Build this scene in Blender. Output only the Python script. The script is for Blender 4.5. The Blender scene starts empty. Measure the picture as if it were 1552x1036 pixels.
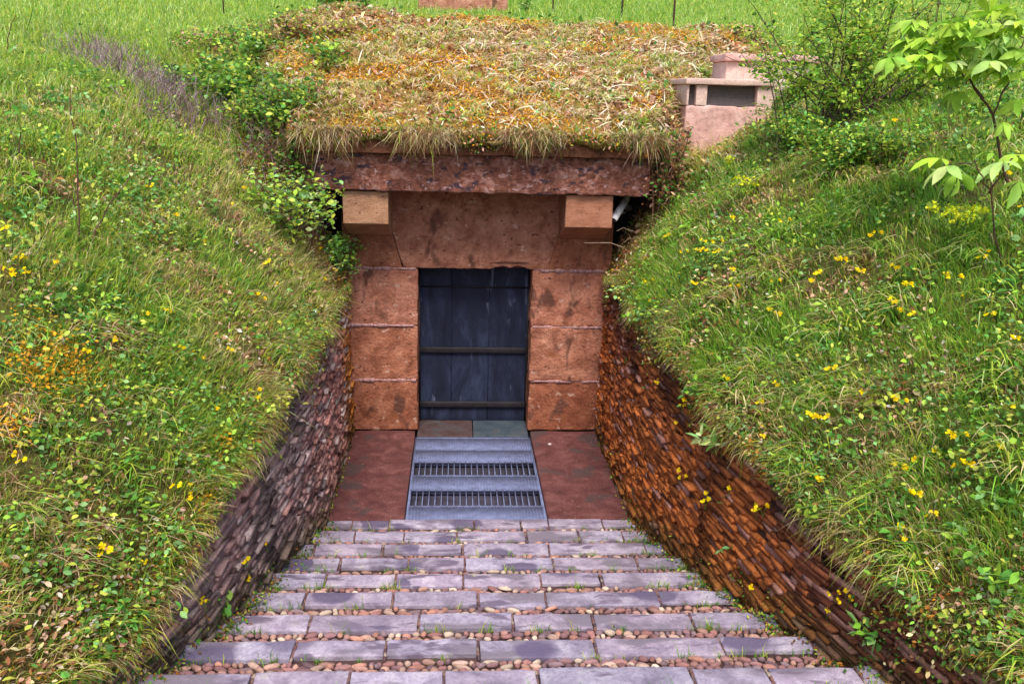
import bpy, math, random
import numpy as np
from mathutils import Vector, Matrix
from mathutils.bvhtree import BVHTree
rng = np.random.default_rng(7); random.seed(7)
S = bpy.context.scene; COL = S.collection
R = math.radians

# ------------------------------------------------------------------ noise
def _h(ix, iy, iz, s):
    n = (ix * 374761393 + iy * 668265263 + iz * 2147483647 + s * 1274126177) & 0xffffffff
    n = ((n ^ (n >> 13)) * 1274126177) & 0xffffffff
    n = n ^ (n >> 16)
    return (n & 0xffff) / 65535.0
def noise(x, y, z=0.0, s=0):
    x, y, z = np.broadcast_arrays(np.asarray(x, float), np.asarray(y, float), np.asarray(z, float))
    xi, yi, zi = [np.floor(a).astype(np.int64) for a in (x, y, z)]
    fx, fy, fz = x - xi, y - yi, z - zi
    fx, fy, fz = [a * a * (3 - 2 * a) for a in (fx, fy, fz)]
    r = 0
    for dx in (0, 1):
        for dy in (0, 1):
            for dz in (0, 1):
                w = (fx if dx else 1 - fx) * (fy if dy else 1 - fy) * (fz if dz else 1 - fz)
                r = r + w * _h(xi + dx, yi + dy, zi + dz, s)
    return r
def fbm(x, y, z=0.0, s=0, o=3):
    r = 0; a = .5; t = 0
    for i in range(o):
        r = r + a * noise(np.asarray(x) * 2 ** i, np.asarray(y) * 2 ** i, np.asarray(z) * 2 ** i, s + i); t += a; a *= .5
    return r / t
def sstep(a, b, x):
    t = np.clip((x - a) / (b - a), 0, 1); return t * t * (3 - 2 * t)

# ------------------------------------------------------------------ camera numbers
CAM = np.array([-.1976, -9.4368, 3.5433]); YAW, PIT, ROL, FPX = .0637, .2616, .0263, 1388.6
_F = np.array([math.sin(YAW) * math.cos(PIT), math.cos(YAW) * math.cos(PIT), -math.sin(PIT)])
_R = np.array([math.cos(YAW), -math.sin(YAW), 0.]); _U = np.cross(_R, _F)
_R2 = math.cos(ROL) * _R + math.sin(ROL) * _U; _U2 = -math.sin(ROL) * _R + math.cos(ROL) * _U
def ray(u, v):
    d = _F + _R2 * (u - 776) / FPX - _U2 * (v - 518) / FPX
    return d / np.linalg.norm(d)
def aty(u, v, y):
    d = ray(u, v); return CAM + d * ((y - CAM[1]) / d[1])
def pix(P):
    d = np.asarray(P) - CAM; z = d @ _F; z = np.where(z < .05, .05, z)
    return 776 + FPX * (d @ _R2) / z, 518 - FPX * (d @ _U2) / z, d @ _F

# ------------------------------------------------------------------ site shape
Y0 = -2.19; SL = .267; TR = .432; RS = .1153
def stair_z(y): return np.maximum(0, SL * (Y0 - np.asarray(y, float)))
def xl(y): return np.interp(y, [-14, -6.5, -5.65, -5, -3.9, -2.2, 0], [-2.9, -1.80, -1.64, -1.50, -1.41, -1.32, -1.32])
def xr(y): return np.interp(y, [-14, -6.5, -5.8, -5.1, -4, -2.2, 0], [3.2, 2.0, 1.86, 1.67, 1.51, 1.385, 1.38])
def ztL(y): return np.interp(y, [-14, -7.5, -6.5, -5.8, -5.5, -5.2, -5, -4.5, -4, -3, -2.4, -1.4, 0], [2.6, 1.55, 1.26, 1.14, 1.20, 1.30, 1.36, 1.45, 1.52, 1.58, 1.60, 1.60, 1.70])
def ztR(y): return np.interp(y, [-14, -7.5, -6.2, -5.9, -5.3, -4.94, -4.5, -4, -3.4, -2.5, -1.6, 0], [2.8, 1.62, 1.37, 1.42, 1.47, 1.52, 1.56, 1.62, 1.70, 1.76, 1.78, 1.80])
def lawn(x, y):
    y = np.asarray(y, float)
    return 3.88 + np.where(y > 0, .11 * y, .05 * y) + .16 * np.clip(y - 24, 0, 200)
def bank(x, y):
    x = np.asarray(x, float); y = np.asarray(y, float)
    left = x < 0
    s = np.where(left, xl(y) - x, x - xr(y)); s = np.maximum(s, 0)
    zt = np.where(left, ztL(y), ztR(y))
    A = lawn(x, y) - zt
    m = 1.15 + .75 * sstep(-5.5, 0, y)
    g = A * (1 - np.exp(-s * m / A))
    return zt + g
def mound(x, y):
    y = np.asarray(y, float); x = np.asarray(x, float)
    q = np.minimum(y, 3.3) + .66
    z = 3.19 + .43 * q - .028 * np.maximum(0, q) ** 2 + .14 * np.exp(-((x + 1.5) / .7) ** 2) * sstep(.5, 3, y)
    f = sstep(2.9, 5.5, y)
    return z * (1 - f) + lawn(x, y) * f
def ground(x, y):
    x = np.asarray(x, float); y = np.asarray(y, float)
    B = bank(x, y); M = mound(x, y)
    yy = np.clip(y, 0, 4)
    wl = sstep(-2.9 - .7 * yy, -1.75 - .1 * yy, x); wr = 1 - sstep(1.8 + .4 * yy, 2.35 + .9 * yy, x)
    w = wl * wr * sstep(-.75, -.05, y)
    inside = (x > -1.77) & (x < 1.77) & (y < .3)
    w = np.where(inside, 0, w)
    w = np.where(y >= .3, wl * wr, w)
    z = B * (1 - w) + M * w
    edge = np.clip(np.maximum(xl(y) - x, x - xr(y)) / .25, 0, 1); edge = np.where(y > .3, 1, edge)
    z = z + edge * ((fbm(x * 1.6, y * 1.6, 0, 3) - .5) * .16 + (fbm(x * 6, y * 6, 0, 5) - .5) * .07)
    return z
def moundiness(x, y):
    yy = np.clip(y, 0, 4)
    x = x + (fbm(x * 1.3, y * 1.3, 0, 17) - .5) * 1.1
    return sstep(-2.6 - .2 * yy, -1.3 - .0 * yy, x) * (1 - sstep(2.2 + .4 * yy, 3.2 + .6 * yy, x)) * sstep(-.8, -.3, y) * (1 - sstep(3.0, 5, y))

# ------------------------------------------------------------------ object helpers
def mesh_obj(name, V, F, mats, parent=None, cols=None, smooth=False, mi=None, origin=(0, 0, 0)):
    """F: list of index lists, or (n,k) array, or a list of such arrays"""
    V = np.asarray(V, np.float32).reshape(-1, 3) - np.asarray(origin, np.float32)
    me = bpy.data.meshes.new(name)
    arrs = F if (isinstance(F, list) and len(F) and isinstance(F[0], np.ndarray) and F[0].ndim == 2) else None
    if arrs is None and isinstance(F, np.ndarray): arrs = [F]
    if arrs is not None:
        tot = np.concatenate([np.full(len(a), a.shape[1], np.int32) for a in arrs])
        idx = np.concatenate([a.reshape(-1) for a in arrs]).astype(np.int32)
    else:
        tot = np.array([len(f) for f in F], np.int32); idx = np.array([i for f in F for i in f], np.int32)
    st = np.concatenate([[0], np.cumsum(tot)[:-1]]).astype(np.int32)
    me.vertices.add(len(V)); me.vertices.foreach_set('co', V.ravel())
    me.loops.add(len(idx)); me.loops.foreach_set('vertex_index', idx)
    me.polygons.add(len(tot)); me.polygons.foreach_set('loop_start', st); me.polygons.foreach_set('loop_total', tot)
    if mi is not None: me.polygons.foreach_set('material_index', np.asarray(mi, np.int32))
    if smooth: me.polygons.foreach_set('use_smooth', np.ones(len(tot), bool))
    if cols is not None:
        a = me.color_attributes.new('Col', 'FLOAT_COLOR', 'POINT')
        c = np.ones((len(V), 4), np.float32); c[:, :3] = cols; a.data.foreach_set('color', c.ravel())
    me.update(calc_edges=True); me.validate()
    for m in (mats if isinstance(mats, (list, tuple)) else [mats]): me.materials.append(m)
    o = bpy.data.objects.new(name, me); COL.objects.link(o); o.location = origin if parent is None else (0, 0, 0)
    if parent is not None: o.parent = parent
    return o
def tag(o, label, cat, group=None, kind=None):
    if label: o['label'] = label
    if cat: o['category'] = cat
    if group: o['group'] = group
    if kind: o['kind'] = kind
    return o
def thing(name, label, cat, loc=(0, 0, 0), group=None):
    o = bpy.data.objects.new(name, None); COL.objects.link(o); o.location = loc; o.empty_display_size = .1
    return tag(o, label, cat, group)
class MB:
    def __init__(s): s.V = []; s.F = []; s.C = []; s.M = []; s.n = 0
    def add(s, V, F, col=(1, 1, 1), m=0):
        V = np.asarray(V, float).reshape(-1, 3)
        s.V.append(V); s.F += [[i + s.n for i in f] for f in F]; s.M += [m] * len(F)
        c = np.asarray(col, float); s.C.append(np.broadcast_to(c, (len(V), 3)) if c.ndim == 1 else c); s.n += len(V)
    def build(s, name, mats, parent=None, smooth=False, origin=(0, 0, 0)):
        return mesh_obj(name, np.concatenate(s.V), s.F, mats, parent, np.concatenate(s.C), smooth, s.M, origin)
def lattice(a, b, r, step):
    n = max(1, int(round((b - a - 2 * r) / step)))
    return np.concatenate([[a, a + r * .35], np.linspace(a + r, b - r, n + 1), [b - r * .35, b]])
def rough_box(mb, lo, hi, r=.012, step=.06, amp=.006, col=(1, 1, 1), m=0, seed=0, fr=5.0, shape=None):
    lo = np.array(lo, float); hi = np.array(hi, float)
    L = [lattice(lo[i], hi[i], min(r, (hi[i] - lo[i]) * .3), step) for i in range(3)]
    ids = {}; V = []; F = []
    def vid(i, j, k):
        if (i, j, k) not in ids: ids[(i, j, k)] = len(V); V.append((L[0][i], L[1][j], L[2][k]))
        return ids[(i, j, k)]
    nx, ny, nz = [len(a) - 1 for a in L]
    for i in range(nx):
        for j in range(ny):
            F.append([vid(i, j, 0), vid(i, j + 1, 0), vid(i + 1, j + 1, 0), vid(i + 1, j, 0)])
            F.append([vid(i, j, nz), vid(i + 1, j, nz), vid(i + 1, j + 1, nz), vid(i, j + 1, nz)])
    for i in range(nx):
        for k in range(nz):
            F.append([vid(i, 0, k), vid(i + 1, 0, k), vid(i + 1, 0, k + 1), vid(i, 0, k + 1)])
            F.append([vid(i, ny, k), vid(i, ny, k + 1), vid(i + 1, ny, k + 1), vid(i + 1, ny, k)])
    for j in range(ny):
        for k in range(nz):
            F.append([vid(0, j, k), vid(0, j, k + 1), vid(0, j + 1, k + 1), vid(0, j + 1, k)])
            F.append([vid(nx, j, k), vid(nx, j + 1, k), vid(nx, j + 1, k + 1), vid(nx, j, k + 1)])
    P = np.array(V); rr = np.minimum(r, (hi - lo) * .3)
    inn = np.clip(P, lo + rr, hi - rr); d = P - inn; ln = np.linalg.norm(d, axis=1, keepdims=True)
    dn = d / np.maximum(ln, 1e-9)
    P = inn + dn * rr
    n3 = (fbm(P[:, 0] * fr, P[:, 1] * fr, P[:, 2] * fr, seed, 4) - .5) * 2
    P = P + dn * (n3 * amp)[:, None]
    if shape is not None: P = shape(P)
    mb.add(P, F, col, m)
def plain_box(mb, lo, hi, col=(1, 1, 1), m=0):
    x0, y0, z0 = lo; x1, y1, z1 = hi
    V = [(x0, y0, z0), (x1, y0, z0), (x1, y1, z0), (x0, y1, z0), (x0, y0, z1), (x1, y0, z1), (x1, y1, z1), (x0, y1, z1)]
    mb.add(V, [[0, 3, 2, 1], [4, 5, 6, 7], [0, 1, 5, 4], [1, 2, 6, 5], [2, 3, 7, 6], [3, 0, 4, 7]], col, m)
def tube(mb, pts, r0, r1=None, n=6, col=(1, 1, 1), m=0, caps=True):
    pts = np.array(pts, float); r1 = r0 if r1 is None else r1; k = len(pts)
    rad = np.linspace(r0, r1, k) if np.isscalar(r0) else np.array(r0)
    V = []; up = np.array([.13, .21, 1.])
    for i in range(k):
        t = pts[min(i + 1, k - 1)] - pts[max(i - 1, 0)]; t = t / (np.linalg.norm(t) + 1e-9)
        a = np.cross(t, up); a /= (np.linalg.norm(a) + 1e-9); b = np.cross(t, a)
        for j in range(n):
            th = 2 * math.pi * j / n; V.append(pts[i] + rad[i] * (math.cos(th) * a + math.sin(th) * b))
    F = [[i * n + j, i * n + (j + 1) % n, (i + 1) * n + (j + 1) % n, (i + 1) * n + j] for i in range(k - 1) for j in range(n)]
    if caps: F += [list(range(n))[::-1], [(k - 1) * n + j for j in range(n)]]
    mb.add(V, F, col, m)

# ------------------------------------------------------------------ materials
def nodes(name):
    m = bpy.data.materials.new(name); m.use_nodes = True; nt = m.node_tree; nt.nodes.clear()
    return m, nt
def N(nt, t, **k):
    n = nt.nodes.new(t)
    for a, b in k.items():
        if a.startswith('i_'): n.inputs[a[2:].replace('_', ' ')].default_value = b
        else: setattr(n, a, b)
    return n
def ramp(nt, stops, fac):
    n = nt.nodes.new('ShaderNodeValToRGB'); e = n.color_ramp.elements
    while len(e) < len(stops): e.new(.5)
    for i, (p, c) in enumerate(stops): e[i].position = p; e[i].color = (*c, 1) if len(c) == 3 else c
    nt.links.new(fac, n.inputs[0]); return n.outputs[0]
def noise_n(nt, co, sc, det=4, rough=.55, dist=0.0, vec=None):
    n = N(nt, 'ShaderNodeTexNoise', i_Scale=sc, i_Detail=det, i_Roughness=rough, i_Distortion=dist)
    src = co
    if vec:
        mp = N(nt, 'ShaderNodeMapping'); mp.inputs['Scale'].default_value = vec; nt.links.new(co, mp.inputs[0]); src = mp.outputs[0]
    nt.links.new(src, n.inputs['Vector']); return n.outputs['Fac']
def mixc(nt, f, a, b, mode='MIX'):
    n = N(nt, 'ShaderNodeMix', data_type='RGBA', blend_type=mode)
    for s, v in ((n.inputs[0], f), (n.inputs[6], a), (n.inputs[7], b)):
        if isinstance(v, (int, float)): s.default_value = v
        elif isinstance(v, tuple): s.default_value = (*v, 1)
        else: nt.links.new(v, s)
    return n.outputs[2]
def stone(name, cols, sc=6, rough=.85, bump=.4, bsc=30, attr=True, spots=None, disks=None, vec=None, bd=.02):
    """cols: 3 base colours; Col attribute multiplies"""
    m, nt = nodes(name); g = N(nt, 'ShaderNodeNewGeometry'); co = g.outputs['Position']
    a = noise_n(nt, co, sc, 6, .65, .4, vec); b = noise_n(nt, co, bsc, 5, .7, 0, vec)
    c = ramp(nt, [(.28, cols[0]), (.5, cols[1]), (.72, cols[2])], a)
    c = mixc(nt, .55, c, ramp(nt, [(.3, (.45, .45, .45)), (.5, (.95, .95, .95)), (.75, (1.35, 1.35, 1.35))], b), 'MULTIPLY')
    if attr:
        at = N(nt, 'ShaderNodeAttribute', attribute_name='Col'); c = mixc(nt, 1.0, c, at.outputs['Color'], 'MULTIPLY')
    if spots:
        for (scs, thr, col, vv) in spots:
            f = noise_n(nt, co, scs, 3, .6, .3, vv)
            f = ramp(nt, [(thr, (0, 0, 0)), (thr + .07, (1, 1, 1))], f); c = mixc(nt, f, c, col)
    if disks:   # round damp stains on the paving
        mp = N(nt, 'ShaderNodeMapping'); mp.inputs['Scale'].default_value = (1, 1.15, 0); nt.links.new(co, mp.inputs[0])
        ds = N(nt, 'ShaderNodeVectorMath', operation='MULTIPLY_ADD'); nz = N(nt, 'ShaderNodeTexNoise', i_Scale=9.0, i_Detail=3.0); nt.links.new(co, nz.inputs['Vector'])
        nt.links.new(nz.outputs['Color'], ds.inputs[0]); ds.inputs[1].default_value = (.09, .09, 0); nt.links.new(mp.outputs[0], ds.inputs[2])
        vo_ = N(nt, 'ShaderNodeTexVoronoi', i_Scale=2.6); vo_.inputs['Randomness'].default_value = .9; nt.links.new(ds.outputs[0], vo_.inputs['Vector'])
        f = ramp(nt, [(.33, (1, 1, 1)), (.43, (0, 0, 0))], vo_.outputs['Distance']); sp = N(nt, 'ShaderNodeSeparateColor'); nt.links.new(vo_.outputs['Color'], sp.inputs[0])
        g2 = ramp(nt, [(.42, (0, 0, 0)), (.50, (.9, .9, .9))], sp.outputs[0]); c = mixc(nt, mixc(nt, 1.0, f, g2, 'MULTIPLY'), c, disks)
    bs = N(nt, 'ShaderNodeBsdfPrincipled', i_Roughness=rough); bs.inputs['Specular IOR Level'].default_value = .25
    nt.links.new(c, bs.inputs['Base Color'])
    bp = N(nt, 'ShaderNodeBump', i_Strength=bump, i_Distance=bd); nt.links.new(b, bp.inputs['Height']); nt.links.new(bp.outputs[0], bs.inputs['Normal'])
    o = N(nt, 'ShaderNodeOutputMaterial'); nt.links.new(bs.outputs[0], o.inputs[0]); return m
def leafmat(name, tr=.3, rough=.55, spec=.3, var=.3):
    m, nt = nodes(name); at = N(nt, 'ShaderNodeAttribute', attribute_name='Col'); g = N(nt, 'ShaderNodeNewGeometry')
    f = noise_n(nt, g.outputs['Position'], 9, 3)
    c = mixc(nt, 1.0, at.outputs['Color'], ramp(nt, [(.3, (1 - var,) * 3), (.7, (1 + var,) * 3)], f), 'MULTIPLY')
    bs = N(nt, 'ShaderNodeBsdfPrincipled', i_Roughness=rough); bs.inputs['Specular IOR Level'].default_value = spec
    nt.links.new(c, bs.inputs['Base Color']); t = N(nt, 'ShaderNodeBsdfTranslucent'); nt.links.new(c, t.inputs[0])
    mx = N(nt, 'ShaderNodeMixShader'); mx.inputs[0].default_value = tr
    nt.links.new(bs.outputs[0], mx.inputs[1]); nt.links.new(t.outputs[0], mx.inputs[2])
    o = N(nt, 'ShaderNodeOutputMaterial'); nt.links.new(mx.outputs[0], o.inputs[0]); return m
def simple(name, col, rough=.5, metal=0., nsc=20, var=.25, bump=0., vec=None):
    m, nt = nodes(name); g = N(nt, 'ShaderNodeNewGeometry'); f = noise_n(nt, g.outputs['Position'], nsc, 5, .65, .2, vec)
    c = mixc(nt, 1.0, tuple(col), ramp(nt, [(.25, (1 - var,) * 3), (.75, (1 + var,) * 3)], f), 'MULTIPLY')
    bs = N(nt, 'ShaderNodeBsdfPrincipled', i_Roughness=rough, i_Metallic=metal); nt.links.new(c, bs.inputs['Base Color'])
    if bump:
        bp = N(nt, 'ShaderNodeBump', i_Strength=bump, i_Distance=.01); nt.links.new(f, bp.inputs['Height']); nt.links.new(bp.outputs[0], bs.inputs['Normal'])
    o = N(nt, 'ShaderNodeOutputMaterial'); nt.links.new(bs.outputs[0], o.inputs[0]); return m

M_red = stone('red_sandstone', [(.22, .078, .046), (.43, .185, .125), (.60, .31, .225)], 5.5, bump=.8, bsc=30, spots=[(17, .62, (.10, .03, .02), (1, 1, 1.7)), (3.2, .64, (.28, .10, .045), None), (3.4, .585, (.15, .06, .04), (1, 1, .55)), (9, .63, (.58, .36, .28), (1, 1, 1.4)), (60, .68, (.07, .02, .015), None)], bd=.03)
M_beam = stone('weathered_red_stone', [(.13, .045, .033), (.30, .11, .075), (.52, .28, .24)], 11, bump=1.0, bsc=22, spots=[(9, .56, (.08, .045, .06), (1, 1, 1.8)), (15, .585, (.50, .30, .30), (1, 1, 1.5)), (22, .64, (.05, .02, .02), (1, 1, 2))], bd=.06)
M_lip = stone('lip_stone', [(.10, .035, .02), (.20, .075, .04), (.30, .13, .09)], 8, bump=.6, spots=[(9, .6, (.05, .02, .015), (2.5, 2.5, .6))])
M_corb = stone('corbel_stone', [(.30, .14, .075), (.46, .24, .14), (.55, .31, .20)], 6, bump=.7, bsc=40, vec=(1, 1, 3), spots=[(26, .64, (.20, .08, .05), None), (5, .62, (.30, .14, .08), None)])
M_mort = stone('pink_mortar', [(.36, .18, .17), (.46, .25, .24), (.54, .33, .32)], 20, bump=.3)
M_slab = stone('red_paving', [(.075, .025, .025), (.14, .048, .046), (.22, .09, .082)], 6, bump=.6, bsc=70, spots=[(2.2, .56, (.085, .05, .05), None), (45, .66, (.36, .20, .18), None), (30, .64, (.07, .025, .025), None)])
M_step = stone('grey_violet_stone', [(.22, .18, .25), (.37, .31, .41), (.54, .48, .56)], 7, bump=.6, bsc=50, spots=[(1.7, .535, (.20, .165, .21), (1, 1.6, 1)), (4.5, .575, (.16, .125, .18), (.7, 2, 1)), (7, .66, (.34, .34, .22), None), (38, .70, (.13, .09, .13), None)], disks=(.115, .09, .16))
M_cob = stone('cobble', [(.7, .7, .7), (.9, .9, .9), (1.1, 1.1, 1.1)], 14, bump=.3, bsc=80)
M_joint = stone('joint_soil', [(.06, .035, .03), (.10, .055, .05), (.15, .09, .08)], 20, bump=.8)
M_brick = stone('rubble_brick', [(.65, .6, .6), (.95, .95, .95), (1.25, 1.25, 1.25)], 9, bump=.9, bsc=38, bd=.03)
M_wallback = stone('wall_core', [(.03, .012, .01), (.06, .025, .018), (.10, .04, .025)], 15, bump=.8)
M_dark = stone('shade_infill', [(.008, .007, .007), (.015, .012, .01), (.025, .02, .016)], 8, bump=.6)  # near-black colour paints in the shade of the voids under the beam
M_vent = stone('pale_red_stone', [(.50, .27, .24), (.62, .37, .33), (.72, .48, .43)], 6, bump=.35, bsc=22, bd=.03, spots=[(5, .66, (.62, .48, .47), None)])
M_vsm = stone('pale_smooth_stone', [(.55, .36, .32), (.66, .46, .40), (.76, .57, .50)], 5, bump=.3, bsc=50, spots=[(20, .69, (.3, .2, .18), None)])
M_door = stone('door_metal', [(.006, .008, .018), (.016, .021, .046), (.040, .052, .105)], 3.5, rough=.6, bump=.15, vec=(1.6, 1, .5), spots=[(7, .64, (.09, .11, .17), (1.3, 1, .3))])
M_bar = simple('door_bar_metal', (.022, .018, .022), .55, .3, 18, .5)
M_thrG = stone('blue_grey_slab', [(.03, .04, .055), (.055, .075, .10), (.09, .09, .09)], 6, bump=.2, attr=False, rough=.6)
M_thrR = stone('brown_slab', [(.05, .03, .028), (.085, .05, .05), (.07, .09, .10)], 6, bump=.2, attr=False, rough=.6)
M_grate = simple('galvanised_steel', (.135, .155, .28), .75, 0, 14, .35)
M_pit = simple('grate_pit', (.035, .03, .05), .9, 0, 9, .6)
M_white = simple('white_plastic', (.80, .78, .82), .35, 0, 10, .05)
M_black = simple('black_plastic', (.02, .02, .022), .4)
M_mesh = simple('vent_mesh', (.22, .20, .21), .6, .2, 30, .3)
M_iron = simple('rusty_iron', (.05, .018, .012), .8, .2, 30, .5)
M_leaf = leafmat('leaf', .32); M_grass = leafmat('grass', .48, .6, .2); M_dry = leafmat('dry_leaf', .25, .8, .1)
M_petal = leafmat('petal', .25, .5, .2, .05); M_twig = leafmat('twig', 0., .85, .15)
def ground_mat():
    m, nt = nodes('bank_soil'); g = N(nt, 'ShaderNodeNewGeometry'); co = g.outputs['Position']
    at = N(nt, 'ShaderNodeAttribute', attribute_name='Col')
    a = noise_n(nt, co, 2.5, 6, .65, .5); b = noise_n(nt, co, 22, 6, .75)
    c = mixc(nt, 1.0, at.outputs['Color'], ramp(nt, [(.3, (.55, .6, .6)), (.5, (1, 1, 1)), (.7, (1.3, 1.15, 1.1))], a), 'MULTIPLY')
    c = mixc(nt, .8, c, ramp(nt, [(.3, (.3, .3, .3)), (.55, (1, 1, 1)), (.75, (1.7, 1.6, 1.5))], b), 'MULTIPLY')
    bs = N(nt, 'ShaderNodeBsdfPrincipled', i_Roughness=.95); bs.inputs['Specular IOR Level'].default_value = .1
    nt.links.new(c, bs.inputs['Base Color'])
    bp = N(nt, 'ShaderNodeBump', i_Strength=1., i_Distance=.05); nt.links.new(b, bp.inputs['Height']); nt.links.new(bp.outputs[0], bs.inputs['Normal'])
    o = N(nt, 'ShaderNodeOutputMaterial'); nt.links.new(bs.outputs[0], o.inputs[0]); return m
M_ground = ground_mat()

# ------------------------------------------------------------------ terrain sheets
GV = []; GF = []
def ground_col(x, y):
    n = fbm(x * 1.3, y * 1.3, 0, 11)[:, None]; md = moundiness(x, y)[:, None]
    far = sstep(4, 9, y)[:, None]
    base = np.array([.19, .14, .055]) * (1 - n) + np.array([.17, .20, .045]) * n
    md = md * (.5 + .5 * sstep(.35, .55, n))
    c = base * (1 - md) + np.array([.46, .25, .07]) * md
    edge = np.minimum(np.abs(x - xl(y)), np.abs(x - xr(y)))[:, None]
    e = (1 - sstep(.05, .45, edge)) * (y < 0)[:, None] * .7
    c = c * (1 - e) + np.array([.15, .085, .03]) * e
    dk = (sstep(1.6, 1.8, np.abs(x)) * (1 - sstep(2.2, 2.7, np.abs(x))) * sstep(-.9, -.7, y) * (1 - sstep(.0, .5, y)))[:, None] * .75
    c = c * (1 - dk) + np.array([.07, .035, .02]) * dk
    c = c * (1 - far) + np.array([.22, .36, .06]) * far
    return c
def grid(X, Y, Z):
    n, m = X.shape; V = np.stack([X, Y, Z], -1).reshape(-1, 3)
    i = np.arange(n - 1)[:, None] * m + np.arange(m - 1)[None, :]
    F = np.stack([i, i + 1, i + m + 1, i + m], -1).reshape(-1, 4)
    return V, F
ys = np.unique(np.concatenate([np.linspace(-14, -8, 25), np.linspace(-8, 4, 200), np.linspace(4, 12, 60), np.geomspace(12, 160, 60)]))
ss = np.concatenate([np.linspace(0, 3.5, 75), np.geomspace(3.6, 110, 60)])
off = 0; gv = []; gf = []
for side in (-1, 1):
    Y, Sg = np.meshgrid(ys, ss, indexing='ij'); X = np.where(side < 0, xl(Y) - Sg, xr(Y) + Sg)
    V, F = grid(X, Y, ground(X, Y)); F = F[:, ::-1] if side > 0 else F
    F = F[:, ::-1]; gv.append(V); gf.append(F + off); off += len(V)
ym = ys[ys >= .3]; ym = np.concatenate([[.3], ym]); xm = np.linspace(0, 1, 60)
Y, T = np.meshgrid(ym, xm, indexing='ij'); X = xl(0) + (xr(0) - xl(0)) * T
V, F = grid(X, Y, ground(X, Y + .001)); gv.append(V); gf.append(F[:, ::-1] + off); off += len(V)
gv = np.concatenate(gv); gf = np.concatenate(gf)
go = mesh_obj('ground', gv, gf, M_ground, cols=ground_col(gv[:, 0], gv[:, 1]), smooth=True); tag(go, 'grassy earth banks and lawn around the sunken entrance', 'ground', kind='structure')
# turf cap over the beam
def cap_z(x, y): return mound(x, y) + (fbm(x * 1.6, y * 1.6, 0, 3) - .5) * .16 + (fbm(x * 6, y * 6, 0, 5) - .5) * .07
xs = np.linspace(-1.8, 1.8, 90); yc = np.linspace(-.74, .5, 32)
Y, X = np.meshgrid(yc, xs, indexing='ij'); fe = (1 - sstep(-.74, -.45, Y)); Y = Y - fe * (fbm(X * 3, 0 * X, 0, 19) - .35) * .16; Z = cap_z(X, Y) + .012 - fe ** 2 * .07 * fbm(X * 4, 0 * X, 0, 23)
Vc, Fc = grid(X, Y, Z); n, m = X.shape
bot = Vc.copy(); edgei = np.concatenate([np.arange(m), np.arange(1, n) * m + m - 1, (n - 1) * m + np.arange(m - 2, -1, -1), np.arange(n - 2, 0, -1) * m])
sk = Vc[edgei].copy(); sk[:, 2] = np.where(np.abs(sk[:, 0]) > 1.75, 3.0, 3.168 - .07 * fbm(sk[:, 0] * 5, 0 * sk[:, 0], 0, 29)); sk[:, 1] += .02
nb = len(Vc); k = len(edgei)
Fs = np.stack([edgei, nb + np.arange(k), nb + (np.arange(k) + 1) % k, np.roll(edgei, -1)], -1)
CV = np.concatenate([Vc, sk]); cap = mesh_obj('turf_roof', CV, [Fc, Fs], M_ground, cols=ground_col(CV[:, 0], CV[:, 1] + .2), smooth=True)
tag(cap, 'mossy turf with a ragged edge covering the roof slab of the entrance', 'turf', kind='structure')
allF = [tuple(f) for f in gf] + [tuple(f + len(gv)) for f in np.concatenate([Fc])]
BV = BVHTree.FromPolygons([tuple(v) for v in np.concatenate([gv, CV])], allF)
def cast(u, v):
    d = ray(u, v); h = BV.ray_cast(Vector(CAM), Vector(d)); return None if h[0] is None else np.array(h[0])

# trench floor below stairs
fy = np.linspace(-14, .4, 60); V = []; 
for y in fy:
    z = float(stair_z(y)) - .16
    V += [(float(xl(y)) - .1, y, z), (float(xr(y)) + .1, y, z)]
F = [[2 * i, 2 * i + 1, 2 * i + 3, 2 * i + 2] for i in range(len(fy) - 1)]
tag(mesh_obj('stair_bed', V, F, M_joint, cols=np.ones((len(V), 3))), 'earth bed under the stairs and landing', 'ground', kind='structure')

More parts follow.
